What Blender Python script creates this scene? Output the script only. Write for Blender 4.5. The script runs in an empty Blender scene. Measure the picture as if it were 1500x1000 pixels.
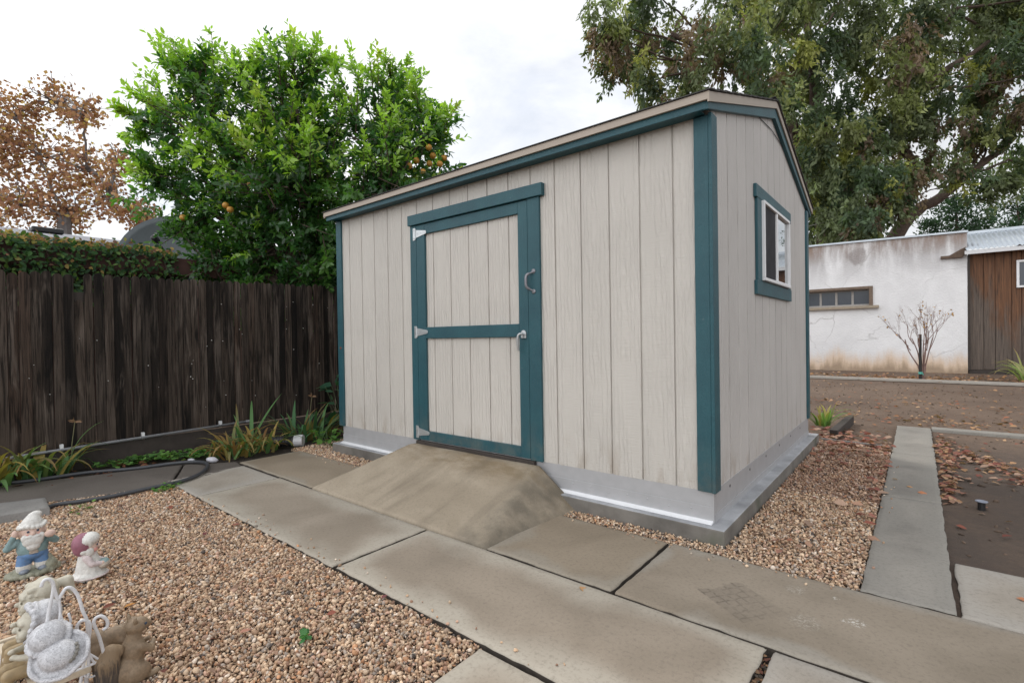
import bpy, bmesh, math, random
import numpy as np
from mathutils import Vector, Matrix, Euler

scene = bpy.context.scene
COL = scene.collection
rad = math.radians

# ------------------------------------------------------------------ camera
cam_d = bpy.data.cameras.new("camera")
cam_d.lens = 17.45; cam_d.sensor_width = 36.0; cam_d.clip_start = 0.05; cam_d.clip_end = 3000
cam = bpy.data.objects.new("camera", cam_d); COL.objects.link(cam)
def cam_axes(yaw, pitch, roll):
    f = Vector((math.sin(yaw)*math.cos(pitch), math.cos(yaw)*math.cos(pitch), math.sin(pitch)))
    r = Vector((math.cos(yaw), -math.sin(yaw), 0)); u = r.cross(f)
    c, s = math.cos(roll), math.sin(roll)
    return c*r+s*u, -s*r+c*u, f
_r, _u, _f = cam_axes(-0.6862, -0.0093, -0.0155)
cam.matrix_world = Matrix(((_r.x, _u.x, -_f.x, 0.8735), (_r.y, _u.y, -_f.y, -2.7824), (_r.z, _u.z, -_f.z, 1.1162), (0, 0, 0, 1)))
scene.camera = cam

# ------------------------------------------------------------------ sky, sun, exposure
SUN_DIR = Vector((-0.62, 0.30, 0.72)).normalized()          # towards the sun
sun_el = math.asin(SUN_DIR.z); sun_az = math.atan2(SUN_DIR.x, SUN_DIR.y)
W = bpy.data.worlds.new("World"); scene.world = W; W.use_nodes = True
nt = W.node_tree; nt.nodes.clear()
def wn(t, **k):
    n = nt.nodes.new(t)
    for a, b in k.items(): setattr(n, a, b)
    return n
sky = wn('ShaderNodeTexSky', sky_type='NISHITA', sun_disc=False, sun_elevation=sun_el, sun_rotation=sun_az, air_density=1.0, dust_density=0.6, ozone_density=1.0)
tc = wn('ShaderNodeTexCoord')
sep = wn('ShaderNodeSeparateXYZ'); nt.links.new(tc.outputs['Generated'], sep.inputs[0])
zz = wn('ShaderNodeMath', operation='MAXIMUM'); nt.links.new(sep.outputs['Z'], zz.inputs[0]); zz.inputs[1].default_value = 0.0
za = wn('ShaderNodeMath', operation='ADD'); nt.links.new(zz.outputs[0], za.inputs[0]); za.inputs[1].default_value = 0.22
dx = wn('ShaderNodeMath', operation='DIVIDE'); nt.links.new(sep.outputs['X'], dx.inputs[0]); nt.links.new(za.outputs[0], dx.inputs[1])
dy = wn('ShaderNodeMath', operation='DIVIDE'); nt.links.new(sep.outputs['Y'], dy.inputs[0]); nt.links.new(za.outputs[0], dy.inputs[1])
cmb = wn('ShaderNodeCombineXYZ'); nt.links.new(dx.outputs[0], cmb.inputs[0]); nt.links.new(dy.outputs[0], cmb.inputs[1])
nz = wn('ShaderNodeTexNoise'); nz.inputs['Scale'].default_value = 1.3; nz.inputs['Detail'].default_value = 9; nz.inputs['Roughness'].default_value = 0.6
nz.inputs['Distortion'].default_value = 0.5
nt.links.new(cmb.outputs[0], nz.inputs['Vector'])
rmp = wn('ShaderNodeMapRange'); rmp.inputs['From Min'].default_value = 0.36; rmp.inputs['From Max'].default_value = 0.60
rmp.inputs['To Min'].default_value = 0.62; rmp.inputs['To Max'].default_value = 1.0
nt.links.new(nz.outputs['Fac'], rmp.inputs['Value'])
dot = wn('ShaderNodeVectorMath', operation='DOT_PRODUCT'); nt.links.new(tc.outputs['Generated'], dot.inputs[0]); dot.inputs[1].default_value = SUN_DIR
glow = wn('ShaderNodeMapRange'); glow.inputs['From Min'].default_value = 0.50; glow.inputs['From Max'].default_value = 1.0
glow.inputs['To Min'].default_value = 8.9; glow.inputs['To Max'].default_value = 11.5
nt.links.new(dot.outputs['Value'], glow.inputs['Value'])
back = wn('ShaderNodeMapRange'); back.inputs['From Min'].default_value = 0.15; back.inputs['From Max'].default_value = -0.8    # added unseen sky glow behind the camera, brightens the front wall
back.inputs['To Min'].default_value = 0.0; back.inputs['To Max'].default_value = 14.0
nt.links.new(sep.outputs['Y'], back.inputs['Value'])
gsum = wn('ShaderNodeMath', operation='ADD'); nt.links.new(glow.outputs[0], gsum.inputs[0]); nt.links.new(back.outputs[0], gsum.inputs[1])
nz2 = wn('ShaderNodeTexNoise'); nz2.inputs['Scale'].default_value = 2.6; nz2.inputs['Detail'].default_value = 10; nz2.inputs['Roughness'].default_value = 0.62; nz2.inputs['Distortion'].default_value = 0.8
nt.links.new(cmb.outputs[0], nz2.inputs['Vector'])
thick = wn('ShaderNodeMapRange'); thick.inputs['From Min'].default_value = 0.3; thick.inputs['From Max'].default_value = 0.7; thick.inputs['To Min'].default_value = 0.92; thick.inputs['To Max'].default_value = 1.10
nt.links.new(nz2.outputs['Fac'], thick.inputs['Value'])
gm = wn('ShaderNodeMath', operation='MULTIPLY'); nt.links.new(gsum.outputs[0], gm.inputs[0]); nt.links.new(thick.outputs[0], gm.inputs[1])
cl = wn('ShaderNodeVectorMath', operation='SCALE'); cl.inputs[0].default_value = (0.985, 0.99, 1.0); nt.links.new(gm.outputs[0], cl.inputs['Scale'])
mx = wn('ShaderNodeMix', data_type='RGBA'); nt.links.new(rmp.outputs[0], mx.inputs['Factor']); nt.links.new(sky.outputs[0], mx.inputs['A']); nt.links.new(cl.outputs[0], mx.inputs['B'])
bg = wn('ShaderNodeBackground'); bg.inputs['Strength'].default_value = 0.085; nt.links.new(mx.outputs['Result'], bg.inputs['Color'])
wo = wn('ShaderNodeOutputWorld'); nt.links.new(bg.outputs[0], wo.inputs['Surface'])

sl = bpy.data.lights.new("sun", 'SUN'); sl.energy = 1.3; sl.angle = rad(14); sl.color = (1.0, 0.95, 0.88)
so = bpy.data.objects.new("sun", sl); COL.objects.link(so)
so.rotation_euler = (-SUN_DIR).to_track_quat('-Z', 'Y').to_euler(); so.location = (-8, 4, 12)
vs = scene.view_settings; vs.view_transform = 'Standard'; vs.look = 'None'; vs.gamma = 1.0; vs.use_curve_mapping = False; vs.exposure = 0.32
scene.render.engine = 'CYCLES'; scene.cycles.use_denoising = True
scene.cycles.max_bounces = 6; scene.cycles.transparent_max_bounces = 8

# ------------------------------------------------------------------ helpers: tagging
def tag(o, label=None, cat=None, group=None, kind=None):
    if label: o['label'] = label
    if cat: o['category'] = cat
    if group: o['group'] = group
    if kind: o['kind'] = kind
    return o
def thing(name, label, cat, loc=(0, 0, 0), rz=0.0, group=None):
    o = bpy.data.objects.new(name, None); COL.objects.link(o); o.empty_display_size = .1
    o.location = loc; o.rotation_euler = (0, 0, rz)
    return tag(o, label, cat, group)
def link(o, parent=None):
    """link; a parented mesh is given in world coordinates unless parent is a local-built thing"""
    COL.objects.link(o)
    if parent is not None: o.parent = parent
    return o
def inv_parent(o, parent):
    m = Matrix.Identity(4); p = parent
    while p is not None:
        m = Matrix.LocRotScale(p.location, p.rotation_euler, p.scale) @ m; p = p.parent
    o.parent = parent
    o.data.transform(m.inverted())

# ------------------------------------------------------------------ helpers: meshes
class MB:
    def __init__(s): s.v = []; s.f = []; s.m = []
    def add(s, vs, fs, m=0):
        b = len(s.v); s.v += [tuple(v) for v in vs]
        for f in fs: s.f.append(tuple(b+i for i in f)); s.m.append(m)
    def box(s, x0, x1, y0, y1, z0, z1, m=0):
        s.add([(x0,y0,z0),(x1,y0,z0),(x1,y1,z0),(x0,y1,z0),(x0,y0,z1),(x1,y0,z1),(x1,y1,z1),(x0,y1,z1)],
              [(0,3,2,1),(4,5,6,7),(0,1,5,4),(1,2,6,5),(2,3,7,6),(3,0,4,7)], m)
    def prism(s, poly, d, m=0):
        """poly: list of 3d points (planar), d: extrusion vector"""
        n = len(poly); a = [Vector(p) for p in poly]; b = [p+Vector(d) for p in a]
        fs = [tuple(range(n))[::-1], tuple(range(n, 2*n))] + [(i, (i+1) % n, n+(i+1) % n, n+i) for i in range(n)]
        s.add(a+b, fs, m)
    def tube(s, pts, r, n=8, m=0, cap=True):
        pts = [Vector(p) for p in pts]; k = len(pts)
        rs = r if isinstance(r, (list, tuple)) else [r]*k
        ref = None; rings = []
        for i, p in enumerate(pts):
            t = (pts[min(i+1, k-1)]-pts[max(i-1, 0)])
            if t.length < 1e-9: t = Vector((0, 0, 1))
            t.normalize()
            if ref is None:
                ref = t.cross(Vector((0, 0, 1)))
                if ref.length < .1: ref = t.cross(Vector((1, 0, 0)))
            ref = (ref-t*ref.dot(t))
            ref.normalize(); b = t.cross(ref)
            rings.append([p+(ref*math.cos(2*math.pi*j/n)+b*math.sin(2*math.pi*j/n))*rs[i] for j in range(n)])
        vs = [v for rg in rings for v in rg]; fs = []
        for i in range(k-1):
            for j in range(n):
                fs.append((i*n+j, i*n+(j+1) % n, (i+1)*n+(j+1) % n, (i+1)*n+j))
        if cap: fs += [tuple(range(n))[::-1], tuple(range((k-1)*n, k*n))]
        s.add(vs, fs, m)
    def lathe(s, prof, n=24, c=(0, 0, 0), M=None, m=0):
        vs = []; k = len(prof)
        for r, z in prof:
            for j in range(n):
                a = 2*math.pi*j/n; p = Vector((r*math.cos(a), r*math.sin(a), z))
                if M is not None: p = M @ p
                vs.append(p+Vector(c))
        fs = [(i*n+j, i*n+(j+1) % n, (i+1)*n+(j+1) % n, (i+1)*n+j) for i in range(k-1) for j in range(n)]
        fs += [tuple(range(n))[::-1], tuple(range((k-1)*n, k*n))]
        s.add(vs, fs, m)
    def build(s, name, mats, parent=None, bevel=0.0, smooth=False, local=False):
        me = bpy.data.meshes.new(name); me.from_pydata(s.v, [], s.f)
        for x in (mats if isinstance(mats, (list, tuple)) else [mats]): me.materials.append(x)
        me.polygons.foreach_set('material_index', s.m)
        if smooth: me.polygons.foreach_set('use_smooth', [True]*len(s.f))
        me.update()
        o = bpy.data.objects.new(name, me); COL.objects.link(o)
        if parent is not None:
            if local: o.parent = parent
            else: inv_parent(o, parent)
        if bevel > 0:
            b = o.modifiers.new('bevel', 'BEVEL'); b.width = bevel; b.segments = 2; b.limit_method = 'ANGLE'; b.angle_limit = rad(40)
        return o
def smooth_curve(pts, sub=6):
    """Catmull-Rom through points"""
    P = [Vector(p) for p in pts]; out = []
    for i in range(len(P)-1):
        p0, p1, p2, p3 = P[max(i-1, 0)], P[i], P[i+1], P[min(i+2, len(P)-1)]
        for k in range(sub):
            t = k/sub
            out.append(.5*((2*p1)+(p2-p0)*t+(2*p0-5*p1+4*p2-p3)*t*t+(3*p1-p0-3*p2+p3)*t**3))
    out.append(P[-1]); return out
def np_mesh(name, V, F, mat, col=None, smooth=False, parent=None, attr='col'):
    V = np.ascontiguousarray(V, np.float32); F = np.ascontiguousarray(F, np.int32)
    me = bpy.data.meshes.new(name); n, k = F.shape
    me.vertices.add(len(V)); me.vertices.foreach_set('co', V.ravel())
    me.loops.add(n*k); me.loops.foreach_set('vertex_index', F.ravel())
    me.polygons.add(n); me.polygons.foreach_set('loop_start', np.arange(0, n*k, k, dtype=np.int32))
    me.polygons.foreach_set('loop_total', np.full(n, k, np.int32))
    if smooth: me.polygons.foreach_set('use_smooth', np.ones(n, bool))
    me.update(calc_edges=True)
    if col is not None:
        a = me.color_attributes.new(attr, 'FLOAT_COLOR', 'POINT')
        c = np.ones((len(V), 4), np.float32); c[:, :3] = col; a.data.foreach_set('color', c.ravel())
    me.materials.append(mat)
    o = bpy.data.objects.new(name, me); COL.objects.link(o)
    if parent is not None: inv_parent(o, parent)
    return o

# ------------------------------------------------------------------ helpers: materials
class NT:
    def __init__(s, name):
        s.mat = bpy.data.materials.new(name); s.mat.use_nodes = True; s.t = s.mat.node_tree; s.t.nodes.clear()
        s.out = s.t.nodes.new('ShaderNodeOutputMaterial'); s.b = s.t.nodes.new('ShaderNodeBsdfPrincipled')
        s.t.links.new(s.b.outputs[0], s.out.inputs['Surface'])
    def n(s, typ, ins=None, **k):
        x = s.t.nodes.new(typ)
        for a, b in k.items(): setattr(x, a, b)
        for a, b in (ins or {}).items(): s.set(x.inputs[a], b)
        return x
    def set(s, sock, v):
        if isinstance(v, bpy.types.NodeSocket): s.t.links.new(v, sock)
        elif isinstance(v, bpy.types.Node): s.t.links.new(v.outputs[0], sock)
        else:
            if sock.type == 'RGBA' and len(v) == 3: v = (*v, 1)
            sock.default_value = v
    def P(s, **k):
        for a, v in k.items(): s.set(s.b.inputs[a.replace('_', ' ')], v)
    def math(s, op, a, b=0.0, c=None, clamp=False):
        x = s.n('ShaderNodeMath', operation=op, use_clamp=clamp); s.set(x.inputs[0], a); s.set(x.inputs[1], b)
        if c is not None: s.set(x.inputs[2], c)
        return x.outputs[0]
    def mix(s, f, a, b, typ='MIX'):
        x = s.n('ShaderNodeMix', data_type='RGBA', blend_type=typ); s.set(x.inputs['Factor'], f)
        s.set([i for i in x.inputs if i.name == 'A' and i.type == 'RGBA'][0], a); s.set([i for i in x.inputs if i.name == 'B' and i.type == 'RGBA'][0], b)
        return [o for o in x.outputs if o.type == 'RGBA'][0]
    def obj(s):
        return s.n('ShaderNodeTexCoord').outputs['Object']
    def pos(s):
        return s.n('ShaderNodeNewGeometry').outputs['Position']
    def xyz(s, v): x = s.n('ShaderNodeSeparateXYZ', {0: v}); return x.outputs
    def comb(s, x, y, z): return s.n('ShaderNodeCombineXYZ', {0: x, 1: y, 2: z}).outputs[0]
    def scale(s, v, sc): return s.n('ShaderNodeVectorMath', {0: v, 1: sc}, operation='MULTIPLY').outputs[0]
    def noise(s, v, sc, det=4, rough=.55, dist=0.0):
        return s.n('ShaderNodeTexNoise', {'Vector': v, 'Scale': sc, 'Detail': det, 'Roughness': rough, 'Distortion': dist}).outputs['Fac']
    def ramp(s, f, *st):
        x = s.n('ShaderNodeValToRGB', {'Fac': f}); e = x.color_ramp.elements
        while len(e) < len(st): e.new(.5)
        for i, (p, c) in enumerate(st):
            e[i].position = p; e[i].color = (*c, 1) if len(c) == 3 else c
        return x.outputs[0]
    def mr(s, f, a, b, c=0.0, d=1.0, sm=False):
        x = s.n('ShaderNodeMapRange', {'Value': f, 'From Min': a, 'From Max': b, 'To Min': c, 'To Max': d})
        if sm: x.interpolation_type = 'SMOOTHSTEP'
        return x.outputs[0]
    def bump(s, h, strength, dist, prev=None):
        x = s.n('ShaderNodeBump', {'Height': h, 'Strength': strength, 'Distance': dist})
        if prev is not None: s.set(x.inputs['Normal'], prev)
        return x.outputs[0]
    def attr(s, name): return s.n('ShaderNodeAttribute', attribute_name=name)
G3 = lambda v: (v, v, v)

def simple(name, c, rough=.6, metal=0.0, var=.12, sc=20, bump=.0, bd=.002, spec=.5):
    m = NT(name); p = m.obj(); nn = m.noise(p, sc, 5)
    m.P(Base_Color=m.mix(nn, tuple(x*(1-var*1.5) for x in c), tuple(x*(1+var*1.5) for x in c)), Roughness=rough, Metallic=metal, Specular_IOR_Level=spec)
    if bump: m.P(Normal=m.bump(m.noise(p, sc*3, 4), bump, bd))
    return m.mat

def wood_emboss(m, v, G=0.2032, x0=0.0):
    """height of the embossed wood grain of a lap panel; v = world position"""
    X = m.xyz(v); h = m.math('ADD', X[0], X[1])
    hs = m.math('DIVIDE', m.math('SUBTRACT', h, x0), G); k = m.math('FLOOR', hs); fr = m.math('FRACT', m.math('ADD', hs, 100.0))
    rnd = m.n('ShaderNodeTexWhiteNoise', {'W': k}, noise_dimensions='1D').outputs['Value']
    zo = m.math('ADD', X[2], m.math('MULTIPLY', rnd, 37.0))
    c = m.comb(m.math('SUBTRACT', fr, m.math('ADD', .25, m.math('MULTIPLY', rnd, .5))), 0.0, m.math('MULTIPLY', zo, 1.1))
    d = m.noise(c, 2.6, 3, .5)
    rings = m.n('ShaderNodeTexWave', {'Vector': c, 'Scale': 2.2, 'Distortion': 6.5, 'Detail': 3, 'Detail Scale': 1.6, 'Detail Roughness': .55}, wave_type='BANDS', bands_direction='X').outputs['Fac']
    fine = m.noise(m.comb(m.math('MULTIPLY', h, 130.0), 0.0, m.math('MULTIPLY', zo, 6.0)), 1.0, 4, .6)
    saw = m.noise(m.comb(m.math('MULTIPLY', h, 9.0), 0.0, m.math('MULTIPLY', zo, 150.0)), 1.0, 3, .6)
    mask = m.mr(m.noise(c, 1.4, 2), .38, .5, .15, 1.1, sm=True)
    return m.math('ADD', m.math('MULTIPLY', rings, mask), m.math('ADD', m.math('MULTIPLY', fine, .14), m.math('MULTIPLY', saw, .8))), k, rnd

def mk_siding(name, base, x0, G):
    m = NT(name); v = m.pos(); hgt, k, rnd = wood_emboss(m, v, G, x0)
    n1 = m.noise(v, 1.6, 5, .6); n2 = m.noise(m.scale(v, (14, 14, 3)), 1.0, 5, .6)
    c = m.mix(m.mr(n1, .3, .7), tuple(x*.93 for x in base), tuple(x*1.06 for x in base))
    c = m.mix(m.math('MULTIPLY', rnd, .28), c, tuple(x*.86 for x in base))
    c = m.mix(m.mr(n2, .5, .8, 0, .10), c, tuple(x*.80 for x in base))
    c = m.mix(m.mr(hgt, .45, 1.2, .07, 0), c, tuple(x*.66 for x in base))
    X = m.xyz(v)
    st = m.math('MULTIPLY', m.mr(X[2], .25, .48, 1, 0), m.math('ADD', m.mr(m.noise(m.scale(v, (9, 9, 4)), 1.0, 4), .50, .70, 0, .5), m.mr(m.noise(v, 70, 3, .7), .58, .68, 0, .35)))
    c = m.mix(st, c, (.24, .17, .11))
    m.P(Base_Color=c, Roughness=.62, Normal=m.bump(hgt, .68, .005))
    return m.mat
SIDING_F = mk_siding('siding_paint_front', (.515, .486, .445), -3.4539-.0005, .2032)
SIDING_S = mk_siding('siding_paint_side', (.485, .460, .438), .3299, .2081)  # same paint; the gable's cooler, dimmer light is put into its base colour

def mk_teal():
    m = NT('teal_trim_paint'); v = m.pos(); X = m.xyz(v)
    h = m.math('ADD', X[0], X[1])
    g = m.noise(m.comb(m.math('MULTIPLY', h, 60.0), 0.0, m.math('MULTIPLY', X[2], 60.0)), 1.0, 5, .65, 1.5)
    g2 = m.noise(m.comb(m.math('MULTIPLY', h, 90.0), 0.0, m.math('MULTIPLY', X[2], 8.0)), 1.0, 4, .6)
    hh = m.math('ADD', g, m.math('MULTIPLY', g2, .8))
    c = m.mix(m.mr(m.noise(v, 5, 4), .3, .7), (.0085, .058, .077), (.014, .081, .100))
    c = m.mix(m.mr(g2, .60, .78, 0, .45), c, (.05, .13, .15))
    c = m.mix(m.math('MULTIPLY', m.mr(m.noise(v, 45, 4, .7), .64, .70, 0, .6), m.mr(m.noise(v, 3, 3), .45, .6)), c, (.16, .20, .20))
    c = m.mix(m.math('MULTIPLY', m.mr(X[2], .55, .25, 0, .5), m.mr(m.noise(v, 12, 4), .4, .65)), c, (.10, .11, .095))
    m.P(Base_Color=c, Roughness=.5, Normal=m.bump(hh, .8, .004)); return m.mat
TEAL = mk_teal()

def mk_concrete(name, a, b, edge=None, wet=.0, seed=0.0, ew=.11, stain=None):
    m = NT(name); v = m.pos(); vv = m.n('ShaderNodeVectorMath', {0: v, 1: (seed*3.1, seed*1.7, seed)}, operation='ADD').outputs[0]
    n1 = m.noise(vv, 1.7, 6, .6, .6); n2 = m.noise(vv, 60, 4, .7); n3 = m.noise(vv, 260, 3, .7)
    c = m.mix(m.mr(n1, .3, .7, sm=True), a, b)
    if edge:
        d = m.attr('edge').outputs['Fac']
        w = m.math('ADD', d, m.mr(m.noise(vv, 2.6, 3, .5), .3, .7, -.07, .07))
        c = m.mix(m.mr(w, 0.0, ew*1.5, .75, 0.0, sm=True), c, edge)
    if stain: c = stain(m, c, vv)
    c = m.mix(m.mr(n2, .50, .72, 0, .42), c, tuple(x*.5 for x in a))
    c = m.mix(m.mr(n3, .60, .72, 0, .5), c, tuple(min(x*1.5, .6) for x in b))
    crk = m.n('ShaderNodeTexVoronoi', {'Vector': m.n('ShaderNodeVectorMath', {0: vv, 1: m.scale(m.n('ShaderNodeTexNoise', {'Vector': vv, 'Scale': 5.0, 'Detail': 4}).outputs['Color'], (.25, .25, .25))}, operation='ADD').outputs[0], 'Scale': .9}, feature='DISTANCE_TO_EDGE').outputs['Distance']
    c = m.mix(m.math('MULTIPLY', m.mr(crk, .0, .004, .35, 0), m.mr(m.noise(vv, .9, 2), .5, .6)), c, tuple(x*.4 for x in a))
    m.P(Base_Color=c, Roughness=m.mr(n1, .3, .7, .72, .9), Normal=m.bump(m.math('ADD', n2, m.math('MULTIPLY', n3, .5)), .28, .0025)); return m.mat

def mk_attr(name, rough=.8, trans=0.0, bump=0.0, bsc=80, bd=.003, coat=0.0, attr='col', spec=.5):
    m = NT(name); c = m.attr(attr).outputs['Color']
    if bump:
        p = m.pos(); n1 = m.noise(p, bsc, 4, .65)
        c = m.mix(m.mr(n1, .3, .7, 0, .55), c, m.mix(1.0, c, G3(.55), 'MULTIPLY'))
        m.P(Normal=m.bump(n1, bump, bd))
    m.P(Base_Color=c, Roughness=rough, Specular_IOR_Level=spec)
    if coat: m.P(Coat_Weight=coat, Coat_Roughness=.3)
    if trans:
        t = m.n('ShaderNodeBsdfTranslucent', {'Color': m.mix(1.0, c, (1.5, 1.7, .7), 'MULTIPLY')})
        x = m.n('ShaderNodeMixShader', {0: trans, 1: m.b.outputs[0], 2: t.outputs[0]}); m.t.links.new(x.outputs[0], m.out.inputs['Surface'])
    return m.mat
STONE = mk_attr('gravel_stone', .85, 0, .6, 120, .003)
LEAF_GLOSS = mk_attr('citrus_leaf', .33, .42, spec=.55)
LEAF = mk_attr('leaf', .6, .33, spec=.25)
LEAF_DRY = mk_attr('dry_leaf', .75, .12, spec=.2)
LEAF_THIN = mk_attr('thin_dry_leaf', .7, .22, spec=.2)

def mk_dirt():
    m = NT('dirt'); v = m.pos(); X = m.xyz(v)
    n1 = m.noise(v, .8, 7, .65, .4); n2 = m.noise(v, 18, 6, .7); n3 = m.noise(v, 110, 4, .7)
    c = m.mix(m.mr(n1, .3, .7, sm=True), (.130, .083, .055), (.205, .138, .094))
    c = m.mix(m.mr(n2, .35, .7, .55, 0), c, (.050, .036, .028))
    # damp patch next to the concrete strip
    w = m.math('MULTIPLY', m.mr(X[1], 4.6, 2.9, 0, 1, True), m.mr(X[0], .7, 1.0, 0, 1))
    w = m.math('MULTIPLY', w, m.mr(m.noise(v, 2.2, 5), .2, .6, .35, 1))
    c = m.mix(m.math('MULTIPLY', w, .75), c, (.062, .047, .038))
    tw = m.noise(m.scale(v, (1, 6, 1)), 30, 3, .7)
    c = m.mix(m.mr(tw, .66, .72, 0, .7), c, (.26, .17, .10))
    m.P(Base_Color=c, Roughness=.92, Normal=m.bump(m.math('ADD', n2, m.math('MULTIPLY', n3, .5)), .8, .02)); return m.mat
DIRT = mk_dirt()
SOIL = simple('bed_soil', (.035, .026, .02), .95, var=.4, sc=30, bump=.9, bd=.02)
GRAVEL_BASE = simple('gravel_base', (.10, .075, .055), .95, var=.3, sc=90, bump=.8, bd=.01)

def mk_fence():
    m = NT('weathered_fence_wood'); v = m.pos(); X = m.xyz(v); y = X[1]
    k = m.math('FLOOR', m.math('DIVIDE', m.math('ADD', y, 20.0), .0725)); rnd = m.n('ShaderNodeTexWhiteNoise', {'W': k}, noise_dimensions='1D')
    r1 = rnd.outputs['Value']; rc = m.xyz(rnd.outputs['Color'])
    zo = m.math('ADD', X[2], m.math('MULTIPLY', r1, 19.0))
    gr = m.noise(m.comb(m.math('MULTIPLY', y, 70.0), m.math('MULTIPLY', r1, 9.0), m.math('MULTIPLY', zo, 2.2)), 1.0, 5, .65, .8)
    bl = m.noise(m.comb(m.math('MULTIPLY', y, 9.0), m.math('MULTIPLY', r1, 9.0), m.math('MULTIPLY', zo, 1.3)), 1.0, 4, .6, .6)
    base = m.mix(rc[0], (.010, .008, .007), (.070, .053, .042))
    base = m.mix(m.mr(rc[1], .75, 1.0, 0, .6), base, (.075, .046, .033))
    c = m.mix(m.math('MULTIPLY', m.mr(bl, .46, .60, 0, 1, True), m.mr(rc[2], .2, .9, .25, .95)), base, (.130, .105, .088))
    c = m.mix(m.mr(bl, .44, .32, 0, .85, True), c, (.005, .0045, .0045))
    c = m.mix(m.mr(gr, .54, .40, 0, .8), c, (.004, .0035, .003))
    c = m.mix(m.math('MULTIPLY', m.mr(X[2], .75, .2, 0, .5), m.mr(bl, .4, .6)), c, (.055, .038, .029))
    m.P(Base_Color=c, Roughness=.85, Specular_IOR_Level=.2, Normal=m.bump(gr, .7, .006)); return m.mat
FENCE = mk_fence()
BOARD_DARK = simple('wet_board', (.042, .033, .028), .8, var=.35, sc=14, bump=.5, bd=.004)
GALV = simple('galvanised_sheet', (.40, .40, .41), .45, .25, var=.10, sc=12, bump=.05)
GALV_LIT = simple('galvanised_edge', (.80, .81, .83), .35, .25, var=.06, sc=20)
STEEL = simple('zinc_hardware', (.50, .52, .53), .38, .75, var=.12, sc=60)
STEEL_DARK = simple('old_zinc', (.22, .22, .24), .5, .7, var=.3, sc=60)
PVC = simple('grey_conduit', (.23, .235, .25), .55, 0, var=.1, sc=15)
RUBBER = simple('hose_rubber', (.045, .048, .055), .5, 0, var=.2, sc=25)
BLACKPL = simple('black_plastic', (.012, .012, .013), .45, 0, var=.2)
WHITEPL = simple('white_vinyl', (.72, .72, .73), .4, 0, var=.04)
DRIP = simple('beige_drip_edge', (.36, .305, .25), .5, .1, var=.06, sc=6)
ROOFING = simple('roof_shingles', (.05, .048, .047), .9, var=.3, sc=160, bump=.6, bd=.004)

# ==================================================================  GROUND
def grid_sheet(name, x0, x1, y0, y1, z, mat, nx=2, ny=2):
    xs = np.linspace(x0, x1, nx); ys = np.linspace(y0, y1, ny); Xg, Yg = np.meshgrid(xs, ys)
    V = np.stack([Xg.ravel(), Yg.ravel(), np.full(Xg.size, z)], 1); i = np.arange(nx*ny).reshape(ny, nx)
    F = np.stack([i[:-1, :-1], i[:-1, 1:], i[1:, 1:], i[1:, :-1]], -1).reshape(-1, 4)
    return np_mesh(name, V, F, mat)
g = grid_sheet('ground', -600, 600, -600, 600, -.045, DIRT)
tag(g, 'bare brown dirt yard around the shed and paths', 'ground', kind='structure')
g = grid_sheet('bed_soil', -5.06, -3.55, -3.4, 2.4, -.030, SOIL); tag(g, 'dark damp soil of the planting bed along the fence', 'soil', kind='structure')
g = grid_sheet('gravel_floor', -4.1, .9, -3.3, 3.4, -.036, GRAVEL_BASE); tag(g, 'sandy base showing between the pebbles', 'ground', kind='structure')
g = grid_sheet('dirt_bed', 0.98, 6, -.3, 4.62, -.022, DIRT); tag(g, 'damp dark dirt bed beside the concrete strip', 'ground', kind='structure')

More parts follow.
